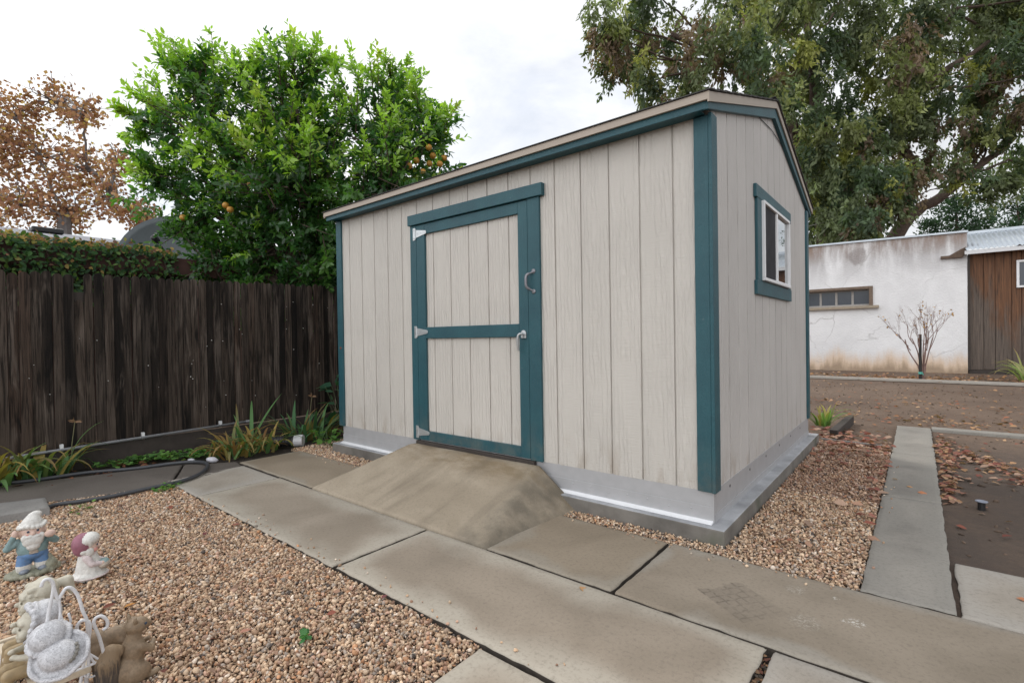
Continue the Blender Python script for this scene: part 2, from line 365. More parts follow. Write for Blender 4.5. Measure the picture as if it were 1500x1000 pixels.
o = grid_sheet('joint_soil', -4.0, 3.2, -1.47, -.215, -.031, simple('joint_dirt', (.022, .017, .013), .95, var=.4, sc=60)); tag(o, 'dark dirt filling the joints between the path slabs', 'soil', kind='structure')
o = grid_sheet('joint_soil', .66, 2.6, -.2, .39, -.0305, bpy.data.materials['joint_dirt']); tag(o, 'dark dirt in the gap beside the concrete strip', 'soil', kind='structure')
SLAB_SIDE = simple('dirt_shadow_slab_side', (.040, .032, .025), .95, var=.5, sc=40)  # joint dirt, plus the shadow line of gravel-side edges painted into the colour
def slab(name, quad, mat, label, top=0.0, th=.06, rnd=.006, cat='paving slab'):
    """concrete paver: bilinear grid top, rounded arris, skirt down"""
    q = [np.array(p, float) for p in quad]
    w = np.linalg.norm(q[1]-q[0]); h = np.linalg.norm(q[3]-q[0])
    nu, nv = max(4, int(w/.045)), max(4, int(h/.045))
    us = np.concatenate([[0, rnd/w], np.linspace(0.03/w, 1-.03/w, nu), [1-rnd/w, 1]]); vs_ = np.concatenate([[0, rnd/h], np.linspace(.03/h, 1-.03/h, nv), [1-rnd/h, 1]])
    U, Vv = np.meshgrid(us, vs_)
    P = (q[0][None, None]*((1-U)*(1-Vv))[..., None]+q[1]*(U*(1-Vv))[..., None]+q[2]*(U*Vv)[..., None]+q[3]*((1-U)*Vv)[..., None])
    ed = np.minimum(np.minimum(U, 1-U)*w, np.minimum(Vv, 1-Vv)*h)
    rs = np.random.RandomState(abs(hash(label)) % 1000 if False else int(w*1000+h*77) % 9999)
    Z = np.full(U.shape, top)+np.where(ed < 1e-6, -rnd, 0.0)+rs.uniform(-.0006, .0006, U.shape)
    jit = rs.uniform(-.004, .004, U.shape)*(ed < 1e-6); P = P+np.stack([jit, jit[::-1]], -1)
    ny, nx = U.shape; idx = np.arange(ny*nx).reshape(ny, nx)
    V = np.concatenate([P.reshape(-1, 2), Z.reshape(-1, 1)], 1)
    F = np.stack([idx[:-1, :-1], idx[:-1, 1:], idx[1:, 1:], idx[1:, :-1]], -1).reshape(-1, 4)
    ring = np.concatenate([idx[0, :], idx[1:, -1], idx[-1, -2::-1], idx[-2:0:-1, 0]])
    low = V[ring].copy(); low[:, 2] = top-th
    n0 = len(V); li = n0+np.arange(len(ring)); V = np.concatenate([V, low]); nf = len(F)
    F2 = np.stack([ring, li, np.roll(li, -1), np.roll(ring, -1)], -1)
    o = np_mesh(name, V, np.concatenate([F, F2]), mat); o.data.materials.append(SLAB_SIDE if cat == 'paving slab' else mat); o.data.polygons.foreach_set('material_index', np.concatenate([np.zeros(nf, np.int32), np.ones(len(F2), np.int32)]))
    a = o.data.attributes.new('edge', 'FLOAT', 'POINT'); a.data.foreach_set('value', np.concatenate([ed.ravel(), np.zeros(len(ring))]).astype(np.float32))
    return tag(o, label, cat, kind='structure')
R4 = lambda x0, x1, y0, y1: [(x0, y0), (x1, y0), (x1, y1), (x0, y1)]
STX, STY, SU, SW = .298, -.595, (.806, -.593), (.553, .835)
def stain_E(m, c, v):
    p = m.n('ShaderNodeVectorMath', {0: m.pos(), 1: (STX, STY, 0)}, operation='SUBTRACT').outputs[0]
    X = m.xyz(p)
    u = m.math('ADD', m.math('MULTIPLY', X[0], SU[0]), m.math('MULTIPLY', X[1], SU[1]))
    w = m.math('ADD', m.math('MULTIPLY', X[0], SW[0]), m.math('MULTIPLY', X[1], SW[1]))
    nn = m.noise(m.pos(), 14, 4); n4 = m.noise(m.pos(), 22, 3); u = m.math('ADD', u, m.mr(n4, .3, .7, -.007, .007)); w = m.math('ADD', w, m.mr(nn, .3, .7, .007, -.007))
    inside = m.math('MULTIPLY', m.mr(m.math('ABSOLUTE', m.math('ADD', u, m.mr(nn, .3, .7, -.015, .015))), .125, .140, 1, 0, True), m.mr(m.math('ABSOLUTE', m.math('ADD', w, m.mr(nn, .3, .7, -.01, .01))), .100, .115, 1, 0, True))
    inside = m.math('MULTIPLY', inside, m.mr(m.math('ADD', u, m.math('MULTIPLY', w, .9)), -.16, .2, 1, .25))
    lu = m.mr(m.math('ABSOLUTE', m.math('SUBTRACT', m.math('FRACT', m.math('ADD', m.math('DIVIDE', u, .043), 20.0)), .5)), .0, .16, 1, 0)
    lw = m.mr(m.math('ABSOLUTE', m.math('SUBTRACT', m.math('FRACT', m.math('ADD', m.math('DIVIDE', w, .043), 20.0)), .5)), .0, .16, 1, 0)
    ln = m.math('MAXIMUM', lu, lw)
    f = m.math('MULTIPLY', inside, m.math('ADD', .26, m.math('MULTIPLY', m.math('MULTIPLY', ln, m.mr(n4, .38, .58)), .58)))
    c = m.mix(f, c, (.055, .043, .035))
    for (bx, by, r) in ((.684, -.492, .028), (.453, -.352, .035), (.65, -.50, .015), (.60, -.33, .012), (.53, -.60, .05)):
        q = m.n('ShaderNodeVectorMath', {0: m.pos(), 1: (bx, by, 0.0)}, operation='DISTANCE').outputs['Value']
        f = m.math('MULTIPLY', m.mr(q, r*.6, r*1.4, 1, 0), m.mr(m.noise(m.pos(), 90, 3, .7), .5, .58, 0, .8 if r < .032 else .3))
        c = m.mix(f, c, (.6, .58, .53))
    return c
EDGE = (.40, .365, .305)
CA = mk_concrete('concrete_a', (.226, .187, .143), (.306, .258, .204), EDGE, seed=1)
CB = mk_concrete('concrete_b', (.210, .172, .131), (.284, .236, .184), EDGE, seed=2)
CBROWN = mk_concrete('concrete_tan', (.200, .160, .114), (.272, .222, .164), (.27, .24, .195), seed=3, ew=.05)
CE = mk_concrete('concrete_stained', (.204, .167, .124), (.278, .231, .178), (.29, .265, .225), seed=4, ew=.04, stain=stain_E)
CLIGHT = mk_concrete('concrete_pale', (.25, .217, .178), (.34, .303, .255), (.35, .325, .29), seed=5)
CSTRIP = mk_concrete('concrete_strip', (.150, .138, .122), (.29, .268, .235), (.24, .226, .20), seed=6)
CDARK = mk_concrete('concrete_dark', (.085, .072, .062), (.125, .108, .094), None, seed=7)
CGREY = mk_concrete('concrete_grey', (.15, .145, .14), (.23, .222, .21), None, seed=8)
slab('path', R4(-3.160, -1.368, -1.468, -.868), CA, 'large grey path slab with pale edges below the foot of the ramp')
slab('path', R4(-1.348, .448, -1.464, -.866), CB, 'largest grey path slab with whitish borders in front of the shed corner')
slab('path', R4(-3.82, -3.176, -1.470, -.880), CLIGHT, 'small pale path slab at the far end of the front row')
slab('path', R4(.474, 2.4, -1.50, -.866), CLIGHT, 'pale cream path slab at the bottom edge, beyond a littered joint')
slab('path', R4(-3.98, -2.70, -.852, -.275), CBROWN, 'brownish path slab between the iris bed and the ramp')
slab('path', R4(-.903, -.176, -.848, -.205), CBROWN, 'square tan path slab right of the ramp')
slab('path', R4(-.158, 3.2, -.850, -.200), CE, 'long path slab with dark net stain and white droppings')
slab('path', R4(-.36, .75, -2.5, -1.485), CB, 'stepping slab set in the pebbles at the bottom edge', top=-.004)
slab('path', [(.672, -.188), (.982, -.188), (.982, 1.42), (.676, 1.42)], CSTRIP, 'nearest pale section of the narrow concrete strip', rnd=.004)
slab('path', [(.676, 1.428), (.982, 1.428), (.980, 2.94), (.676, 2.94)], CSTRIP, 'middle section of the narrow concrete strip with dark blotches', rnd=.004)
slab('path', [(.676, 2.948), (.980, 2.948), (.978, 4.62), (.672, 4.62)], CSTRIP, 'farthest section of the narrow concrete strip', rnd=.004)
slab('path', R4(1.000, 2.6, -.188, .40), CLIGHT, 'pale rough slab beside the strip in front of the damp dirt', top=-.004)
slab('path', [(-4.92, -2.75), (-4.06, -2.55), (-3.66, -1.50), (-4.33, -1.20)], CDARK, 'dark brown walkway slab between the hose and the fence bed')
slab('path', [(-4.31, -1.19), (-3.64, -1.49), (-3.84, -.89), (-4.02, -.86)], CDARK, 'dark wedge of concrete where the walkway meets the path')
slab('kerb', R4(.984, 9, 4.50, 4.66), CSTRIP, 'pale concrete kerb running off the end of the strip', top=.012, cat='kerb')
slab('kerb', [(-8, 11.78), (12, 11.05), (12, 11.18), (-8, 11.91)], CLIGHT, 'thin pale kerb line in front of the white building', top=.03, cat='kerb')
o = slab('kerb', [(-4.05, -2.62), (-3.60, -2.60), (-3.57, -2.20), (-3.86, -2.18)], CGREY, 'grey raised concrete block behind the bearded gnome', top=.045, th=.1, cat='kerb')

# ------------------------------------------------------------------ gravel
def ico(sub):
    bm = bmesh.new(); bmesh.ops.create_icosphere(bm, subdivisions=sub, radius=1.0)
    V = np.array([v.co[:] for v in bm.verts]); F = np.array([[v.index for v in f.verts] for f in bm.faces]); bm.free(); return V, F
ICO1, ICO2 = ico(1), ico(2)
PAL = np.array([(.46,.32,.195),(.55,.42,.28),(.36,.23,.135),(.23,.13,.08),(.46,.24,.11),(.30,.265,.23),(.62,.55,.46),(.08,.068,.062),(.45,.29,.205),(.60,.47,.325),(.38,.28,.195)])
PW = np.array([.20,.18,.12,.06,.05,.08,.07,.025,.08,.09,.06])
def stones(rs, P, base, smin, smax, tint=(1, 1, 1)):
    BV, BF = base; n = len(P); k = len(BV)
    s = rs.uniform(smin, smax, (n, 1))*rs.lognormal(0, .18, (n, 1)); dim = np.concatenate([s, s*rs.uniform(.55, .95, (n, 1)), s*rs.uniform(.34, .66, (n, 1))], 1)
    V = BV[None]*(1+rs.uniform(-.30, .30, (n, k, 1)))*dim[:, None, :]
    q = rs.normal(size=(n, 4)); q[:, 0] += 0; q[:, 1:3] *= .55; q /= np.linalg.norm(q, axis=1, keepdims=True)
    w, x, y, z = q.T
    Rm = np.stack([1-2*(y*y+z*z), 2*(x*y-w*z), 2*(x*z+w*y), 2*(x*y+w*z), 1-2*(x*x+z*z), 2*(y*z-w*x), 2*(x*z-w*y), 2*(y*z+w*x), 1-2*(x*x+y*y)], 1).reshape(n, 3, 3)
    V = np.einsum('nij,nkj->nki', Rm, V)+P[:, None, :]
    c = PAL[rs.choice(len(PAL), n, p=PW/PW.sum())]*rs.uniform(.7, 1.35, (n, 1)); c = (c*.80+.20*c.mean(1, keepdims=True))*np.array((1.12, 1.03, .965))*1.07*np.array(tint)
    F = BF[None]+(np.arange(n)*k)[:, None, None]
    return V.reshape(-1, 3), F.reshape(-1, 3), np.repeat(c, k, 0)
def scatter(rs, x0, x1, y0, y1, sp, keep):
    xs, ys = np.meshgrid(np.arange(x0, x1, sp), np.arange(y0, y1, sp)); p = np.stack([xs.ravel(), ys.ravel()], 1)+rs.uniform(-sp*.5, sp*.5, (xs.size, 2))
    return p[keep(p)]
def merge(parts):
    Vs, Fs, Cs, b = [], [], [], 0
    for V, F, c in parts: Vs.append(V); Fs.append(F+b); Cs.append(c); b += len(V)
    return np.concatenate(Vs), np.concatenate(Fs), np.concatenate(Cs)
rs = np.random.RandomState(5)
def left_bed(p):
    x, y = p.T
    edge = -3.66+(-1.50-y)*(-.40/1.05)
    return (x > edge+.0) & ~((x > -.365)) & (y < -1.475)
def camdist(p): return np.hypot(p[:, 0]-.8735, p[:, 1]+2.78)
parts = []
for lay, (sp, z0, z1) in enumerate(((.0132, -.022, -.013), (.017, -.014, -.004), (.0125, -.024, -.006))):
    p = scatter(rs, -4.1, .75, -2.95, -1.47, sp, left_bed)
    P = np.concatenate([p, rs.uniform(z0, z1, (len(p), 1))], 1); near = camdist(p) < 2.9
    a_, b_ = (.0062, .0112) if lay < 2 else (.0030, .0055)
    parts.append(stones(rs, P[near], ICO1, a_, b_)); parts.append(stones(rs, P[~near], ICO1, a_*1.08, b_*1.04))
V, F, c = merge(parts); g = np_mesh('gravel', V, F, STONE, c); tag(g, 'bed of tan pebbles around the garden statues', 'gravel', kind='stuff')
p2 = np.concatenate([np.stack([rs.uniform(-3.1, .3, 60), -1.47+np.abs(rs.normal(0, .05, 60))], 1), np.stack([rs.uniform(-.8, .6, 40), -.2-np.abs(rs.normal(0, .04, 40))], 1), np.stack([rs.uniform(.68, .74, 14), rs.uniform(-.1, 2.5, 14)], 1), np.stack([rs.uniform(-3.7, -2.8, 16), -.28-np.abs(rs.normal(0, .05, 16))], 1)])
V, F, c = stones(rs, np.concatenate([p2, np.full((len(p2), 1), .004)], 1), ICO2, .004, .008); g = np_mesh('loose_gravel', V, F, STONE, c); tag(g, 'loose pebbles kicked onto the edges of the path slabs', 'gravel', kind='stuff')
def right_bed(p):
    x, y = p.T
    a = (x > .085) & (x < .668) & (y > -.19) & (y < 3.2)
    b = (x > -.86) & (x < .2) & (y > -.198) & (y < -.07)
    d = (x > -3.80) & (x < -2.58) & (y > -.268) & (y < -.07)
    e = (x > -4.15) & (x < -3.70) & (y > -.20+.4*(x+3.7)) & (y < .55)
    return a | b | d | e
parts = []
for lay, (sp, z0, z1) in enumerate(((.0138, -.022, -.010), (.0175, -.012, .0))):
    p = scatter(rs, -4.15, .67, -.27, 3.2, sp, right_bed); P = np.concatenate([p, rs.uniform(z0, z1, (len(p), 1))], 1)
    near = camdist(p) < 3.0; far = p[:, 1] > 1.2
    parts.append(stones(rs, P[near], ICO1, .0062, .0108)); parts.append(stones(rs, P[~near & ~far], ICO1, .0068, .0112)); parts.append(stones(rs, P[~near & far], ICO1, .0068, .0112, (.72, .66, .66)))
V, F, c = merge(parts); g = np_mesh('gravel', V, F, STONE, c); tag(g, 'pebble strip around the shed slab beside the concrete strip', 'gravel', kind='stuff')

# ------------------------------------------------------------------ leaves
def leaf_verts(P, D, N, L, Wd, curl=.12):
    """8-vertex folded leaves; arrays"""
    n = len(P); D = D/np.linalg.norm(D, axis=1, keepdims=True); S = np.cross(D, N); S /= np.linalg.norm(S, axis=1, keepdims=True)+1e-9; U = np.cross(S, D)
    L = np.broadcast_to(np.asarray(L, float), (n,))[:, None]; Wd = np.broadcast_to(np.asarray(Wd, float), (n,))[:, None]
    def pt(a, b, c): return P+D*L*a+S*Wd*b+U*L*c
    V = np.stack([pt(0, 0, 0), pt(.32, .46, .05), pt(.68, .40, .02-curl*.4), pt(1, 0, -curl), pt(.68, -.40, .02-curl*.4), pt(.32, -.46, .05), pt(.32, 0, -.02), pt(.68, 0, -.03-curl*.4)], 1)
    T = np.array([(0,6,1),(1,6,7),(1,7,2),(2,7,3),(0,5,6),(5,4,7),(5,7,6),(4,3,7)])
    return V.reshape(-1, 3), (T[None]+(np.arange(n)*8)[:, None, None]).reshape(-1, 3)
def quad_leaves(P, D, N, L, Wd):
    n = len(P); D = D/np.linalg.norm(D, axis=1, keepdims=True); S = np.cross(D, N); S /= np.linalg.norm(S, axis=1, keepdims=True)+1e-9
    L = np.broadcast_to(np.asarray(L, float), (n,))[:, None]; Wd = np.broadcast_to(np.asarray(Wd, float), (n,))[:, None]
    V = np.stack([P, P+D*L*.45+S*Wd*.5, P+D*L, P+D*L*.45-S*Wd*.5], 1)
    return V.reshape(-1, 3), np.arange(4*n).reshape(n, 4)
def unit(rs, n):
    v = rs.normal(size=(n, 3)); return v/np.linalg.norm(v, axis=1, keepdims=True)

def fallen(name, rs, P2, z, L, pal, label, lift=.02):
    n = len(P2); P = np.concatenate([P2, z+rs.uniform(0, lift, (n, 1))], 1)
    a = rs.uniform(0, 2*np.pi, n); D = np.stack([np.cos(a), np.sin(a), rs.uniform(-.15, .3, n)], 1); N = np.stack([rs.normal(0, .3, n), rs.normal(0, .3, n), np.ones(n)], 1)
    l = rs.uniform(L*.6, L*1.25, n)
    V, F = leaf_verts(P, D, N, l, l*rs.uniform(.4, .75, n), .18)
    pal = np.array(pal); c = pal[rs.randint(0, len(pal), n)]*rs.uniform(.7, 1.25, (n, 1))
    o = np_mesh(name, V, F, LEAF_DRY, np.repeat(c, 8, 0)); return tag(o, label, 'leaves', kind='stuff')
RED = [(.24,.085,.06),(.32,.16,.115),(.18,.065,.05),(.36,.215,.15),(.27,.17,.12),(.28,.12,.09),(.40,.27,.20)]
TAN = [(.34,.20,.11),(.26,.14,.08),(.42,.27,.16),(.20,.11,.07),(.30,.12,.07)]
rs = np.random.RandomState(11)
def band(n, pts, w):
    pts = np.array(pts, float); seg = rs.randint(0, len(pts)-1, n); t = rs.rand(n, 1); p = pts[seg]*(1-t)+pts[seg+1]*t
    return p+rs.normal(0, 1, (n, 2))*np.array(w)
p = np.concatenate([band(260, [(1.03, 4.2), (1.06, 3.2), (1.05, 2.3), (1.03, 1.6)], (.035, .15)), band(230, [(1.08, 3.6), (1.35, 2.9), (1.6, 2.55)], (.07, .13)),
                    band(110, [(1.4, 2.5), (1.75, 2.2), (2.2, 2.0)], (.08, .09)), np.stack([rs.uniform(1.0, 3, 90), rs.uniform(.5, 4.4, 90)], 1)])
p = p[(p[:, 0] > .99)]
fallen('fallen_leaves', rs, p, -.018, .058, RED+TAN[:3], 'drift of reddish dry leaves on the damp dirt right of the strip')
p = np.concatenate([np.stack([rs.uniform(.08, .66, 170), 3.35-np.abs(rs.normal(0, .55, 170))], 1), band(170, [(.0, 3.5), (.3, 3.6), (.62, 3.3)], (.12, .25)), np.stack([rs.uniform(.1, .66, 30), rs.uniform(0, 2.4, 30)], 1), band(40, [(.63, .6), (.64, 3)], (.025, .2))])
p = p[(p[:, 0] < .668) & ((p[:, 0] > .09) | (p[:, 1] > 3.15))]
fallen('fallen_leaves', rs, p, .0, .07, RED+[(.30,.14,.09)], 'reddish leaves lying on the pebbles behind the shed corner')
p = np.concatenate([np.stack([rs.uniform(-2.5, 9, 500), rs.uniform(5.0, 11.2, 500)], 1), band(330, [(.2, 5.4), (1.6, 5.5), (4, 5.6)], (.6, .4)), band(300, [(-1.5, 6.5), (1, 7.5), (5, 6.6)], (1, .4))])
fallen('fallen_leaves', rs, p, -.04, .062, TAN+[(.36,.22,.13)], 'scattered tan leaves over the open dirt yard')
p = np.concatenate([band(900, [(-4, 12.6), (4, 12.5)], (1.5, .35)), band(260, [(.2, 12.0), (1.6, 12.0)], (.4, .2)), band(500, [(2, 13.6), (7, 13.4)], (1, .4))])
p = p[p[:, 1] < 14.8]
fallen('fallen_leaves', rs, p, -.04, .085, TAN+[(.46,.25,.12)], 'brown leaf litter along the foot of the white building', .06)
p = np.stack([rs.uniform(-3.6, .3, 70), rs.uniform(-2.8, -1.5, 70)], 1); p = p[left_bed(p)]
fallen('fallen_leaves', rs, p, -.002, .04, RED+[(.42,.2,.06), (.16,.06,.06)], 'few red and orange leaf scraps on the tan pebbles', .008)
p = np.concatenate([np.stack([rs.uniform(-5.03, -4.4, 330), rs.uniform(-2.9, 1.2, 330)], 1)])
fallen('fallen_leaves', rs, p, -.028, .07, [(.12,.05,.03),(.2,.09,.05),(.09,.05,.035)], 'dark brown dead leaves on the soil below the fence', .03)
p = np.array([(.86, 1.62), (.80, 1.75), (1.18, .12), (.75, 1.9), (-.30, -.9)])
fallen('fallen_leaves', rs, p, .002, .06, [(.42,.24,.12),(.4,.17,.09)], 'single dry leaves on the concrete strip', .004)
p = np.concatenate([np.stack([rs.uniform(.455, .470, 80), rs.uniform(-1.45, -.88, 80)], 1)])
fallen('joint_litter', rs, p, -.02, .025, [(.12,.05,.035),(.06,.05,.04),(.2,.12,.07)], 'brown litter packed in the open slab joint', .012)

p = np.concatenate([np.stack([rs.uniform(-1.5, 7, 900), rs.uniform(4.7, 11, 900)], 1), np.stack([rs.uniform(1.0, 4, 420), rs.uniform(.45, 4.45, 420)], 1)])
V, F, c = stones(rs, np.concatenate([p, np.where(p[:, 1:] > 4.6, -.043, -.020)], 1), ICO1, .006, .020); c = np.array((.11, .075, .053))*np.repeat(rs.uniform(.6, 1.5, (len(p), 1)), 12, 0)
g = np_mesh('dirt_clods', V, F, STONE, c); tag(g, 'small brown clods strewn over the dirt yard', 'soil', kind='stuff')
# ==================================================================  SHED
shed = thing('storage_shed', 'beige wood panel storage shed with teal trim on a concrete slab', 'shed', (-1.83, 1.5, 0))
ZB = .25
def panel_profile(a0, a1, g0, G, depth=.009, w=.011):
    """list of (a, d): along coordinate and inward depth, with grooves"""
    out = [(a0, 0)]; k = math.ceil((a0-g0)/G)
    while g0+k*G < a1-.012:
        x = g0+k*G
        if x > a0+.012: out += [(x-w/2, 0), (x-w/2+.0015, depth), (x+w/2-.0015, depth), (x+w/2, 0)]
        k += 1
    return out+[(a1, 0)]
GX0, GX = -3.4539, .2032
def front_panel(mb, x0, x1, z0, z1, y=0.0, m=0):
    pr = panel_profile(x0, x1, GX0, GX); n = len(pr)
    vs = [(x, y+d, z0) for x, d in pr]+[(x, y+d, z1) for x, d in pr]
    mb.add(vs, [(i, i+1, n+i+1, n+i) for i in range(n-1)], m)
w = MB(); front_panel(w, -3.64, -2.46, ZB, 2.36); front_panel(w, -1.20, .0, ZB, 2.36); front_panel(w, -2.46, -1.20, 2.07, 2.36)
w.box(-3.64, -2.46, .012, .03, ZB+.001, 2.36); w.box(-1.2, 0, .012, .03, ZB+.001, 2.36); w.box(-2.46, -1.2, .012, .03, 2.071, 2.36)
w.build('wall', SIDING_F, shed)
ztop = lambda y: 2.33+.32*(y if y < 1.51 else 3.02-y)
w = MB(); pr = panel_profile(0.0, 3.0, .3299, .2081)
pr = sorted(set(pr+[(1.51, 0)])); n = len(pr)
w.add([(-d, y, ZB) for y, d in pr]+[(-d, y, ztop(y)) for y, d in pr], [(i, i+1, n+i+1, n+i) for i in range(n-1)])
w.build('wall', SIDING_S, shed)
w = MB(); w.prism([(-3.64, 0, ZB), (-3.64, 3, ZB), (-3.64, 3, ztop(3)), (-3.64, 1.51, ztop(1.51)), (-3.64, 0, ztop(0))], (.02, 0, 0)); w.build('wall', SIDING_S, shed)
w = MB(); w.box(-3.62, -.012, 2.98, 3.0, ZB, 2.36); w.build('wall', SIDING_F, shed)
w = MB(); w.box(-3.6, -.03, .04, 2.97, .26, .30); w.build('floor_deck', BOARD_DARK, shed)
# corner trim: boards on both faces
w = MB(); w.box(-.078, .0, -.02, 0, ZB, 2.30); w.box(0, .02, -.02, .075, ZB-.003, 2.31); w.build('corner_trim', TEAL, shed, bevel=.003)
w = MB(); w.box(-3.66, -3.575, -.02, 0, ZB, 2.30); w.build('corner_trim', TEAL, shed, bevel=.003)
w = MB(); w.box(0, .02, 2.93, 3.02, ZB, 2.33); w.build('corner_trim', TEAL, shed, bevel=.003)
w = MB(); w.box(-3.70, .018, -.100, -.082, 2.298, 2.345); w.build('fascia_board', TEAL, shed, bevel=.002)
w = MB(); w.box(-3.66, -.02, -.0815, .0, 2.305, 2.315); w.build('soffit', TEAL, shed)
w = MB(); w.box(-3.70, .018, 3.102, 3.12, 2.298, 2.345); w.build('fascia_board', TEAL, shed, bevel=.002)
rk = lambda y: 2.369+.32*(y if y < 1.51 else 3.02-y)
def rake(x, d):
    w = MB()
    for s in (0, 1):
        ys = (-.099, 1.51) if s == 0 else (1.51, 3.119)
        a, b = ys
        lo = lambda y: rk(y)-.08
        poly = [(x, a, max(lo(a), 2.295) if s == 0 else lo(a)), (x, b, lo(b) if s == 0 else max(lo(b), 2.295)), (x, b, rk(b)), (x, a, rk(a))]
        w.prism(poly, (d, 0, 0))
    return w
rake(.002, .026).build('rake_board', TEAL, shed, bevel=.002)
rake(-3.668, .026).build('rake_board', TEAL, shed, bevel=.002)
# beige drip edge: front and rear eaves, both rakes
w = MB(); w.box(-3.72, .040, -.118, -.103, 2.338, 2.381); w.build('drip_edge', DRIP, shed, bevel=.001)
w = MB(); w.box(-3.72, .040, 3.123, 3.138, 2.338, 2.381); w.build('drip_edge', DRIP, shed, bevel=.001)
for x in (.0305, -3.712):
    w = MB()
    for a, b in ((-.1175, 1.51), (1.51, 3.1375)):
        t = lambda y: rk(y)+.045
        w.prism([(x, a, t(a)-.052), (x, b, t(b)-.052), (x, b, t(b)), (x, a, t(a))], (.010, 0, 0))
    w.build('drip_edge', DRIP, shed)
# roof: shingle courses
w = MB(); L = math.hypot(1.63, .32*1.63)
for side in (0, 1):
    for k in range(12):
        f0, f1 = k/12, min(1, (k+1)/12+.01)
        y0, y1 = -.128+1.638*f0, -.128+1.638*f1
        z0, z1 = 2.3735+.32*(y0+.128), 2.3735+.32*(y1+.128)
        Y = (lambda y: y) if side == 0 else (lambda y: 3.02-y)
        P = [(-3.735, Y(y0), z0+.008), (.052, Y(y0), z0+.008), (.052, Y(y1), z1), (-3.735, Y(y1), z1)]
        w.prism(P, (0, 0, .006))
w.box(-3.735, .052, 1.40, 1.62, 2.892, 2.897)
w.build('roof', ROOFING, shed)
w = MB(); w.prism([(-3.64, -.10, 2.355), (-3.64, 1.51, 2.355+.32*1.61), (-3.64, 3.12, 2.355), (-3.64, 3.12, 2.365), (-3.64, 1.51, 2.365+.32*1.61), (-3.64, -.1, 2.365)], (3.65, 0, 0)); w.build('roof_deck', BOARD_DARK, shed)
# door frame
w = MB(); w.box(-2.515, -1.097, -.040, 0, 2.076, 2.162); w.box(-2.505, -2.4275, -.020, 0, ZB, 2.0755); w.box(-1.2345, -1.133, -.022, 0, ZB, 2.0755)
w.build('door_frame', TEAL, shed, bevel=.003)
door = thing('door', None, None, (-2.43, 0, ZB)); door.parent = shed; door.location = Vector((-2.43, 0, ZB))-shed.location
w = MB(); front_panel(w, -2.40, -1.25, .262, 2.06, .002); w.build('panel', SIDING_F, door)
for a, b in ((-2.4245, -2.322), (-1.322, -1.2375)): w = MB(); w.box(a, b, -.020, .001, .258, 2.071); w.build('stile', TEAL, door, bevel=.003)
for a, b in ((1.988, 2.071), (1.114, 1.208), (.258, .336)): w = MB(); w.box(-2.3215, -1.3225, -.0195, .001, a, b); w.build('rail', TEAL, door, bevel=.003)
w = MB(); w.box(-2.46, -1.20, -.03, .03, .216, .247); w.build('threshold', BOARD_DARK, shed, bevel=.003)
for z in (2.0, 1.168, .320):
    w = MB(); w.box(-2.463, -2.434, -.0245, -.0201, z-.052, z+.052)
    w.tube([(-2.430, -.026, z-.045), (-2.430, -.026, z+.045)], .0065, 10)
    w.prism([(-2.428, -.0245, z-.034), (-2.300, -.0245, z-.014), (-2.292, -.0245, z), (-2.300, -.0245, z+.014), (-2.428, -.0245, z+.034)], (0, .004, 0))
    for dx in (-2.40, -2.36, -2.315): w.lathe([(.0055, 0), (.005, .002), (.001, .003)], 8, (dx, -.0245, z), Matrix.Rotation(rad(90), 3, 'X'))
    for dz in (-.035, .035): w.lathe([(.0055, 0), (.005, .002), (.001, .003)], 8, (-2.449, -.0245, z+dz), Matrix.Rotation(rad(90), 3, 'X'))
    w.build('hinge', STEEL, door, bevel=.001)
# lever handle with rose
w = MB(); w.prism([(-1.297, -.021, 1.105), (-1.253, -.021, 1.105), (-1.253, -.021, 1.140)] + [(-1.275+.022*math.cos(a), -.021, 1.14+.022*math.sin(a)) for a in [rad(20*i) for i in range(1, 9)]] + [(-1.297, -.021, 1.14)], (0, -.012, 0))
w.tube([(-1.275, -.03, 1.135), (-1.277, -.060, 1.135)], .010, 12)
w.build('lock_plate', STEEL, door, bevel=.002)
w = MB(); w.tube(smooth_curve([(-1.275, -.060, 1.138), (-1.292, -.066, 1.128), (-1.300, -.067, 1.095), (-1.302, -.062, 1.05), (-1.302, -.052, 1.018)], 5), .0085, 10); w.build('handle', STEEL, door, smooth=True)
# pull handle fixed to the frame
w = MB()
for z in (1.568, 1.428): w.lathe([(.017, 0), (.017, .003), (.012, .006), (.006, .007)], 14, (-1.185, -.022, z), Matrix.Rotation(rad(90), 3, 'X'))
w.tube(smooth_curve([(-1.185, -.026, 1.562), (-1.205, -.040, 1.553), (-1.222, -.056, 1.538), (-1.224, -.060, 1.50), (-1.222, -.056, 1.462), (-1.205, -.040, 1.443), (-1.185, -.026, 1.434)], 4), [.006]*5+[.010]*15+[.006]*5, 8)
w.build('pull_handle', STEEL_DARK, shed, smooth=True)
w = MB(); w.lathe([(.014, 0), (.014, .003), (.006, .006)], 12, (-3.61, -.02, 1.03), Matrix.Rotation(rad(90), 3, 'X')); w.build('bolt_cap', simple('rusty_bolt', (.16, .06, .035), .8, 0, .3), shed)
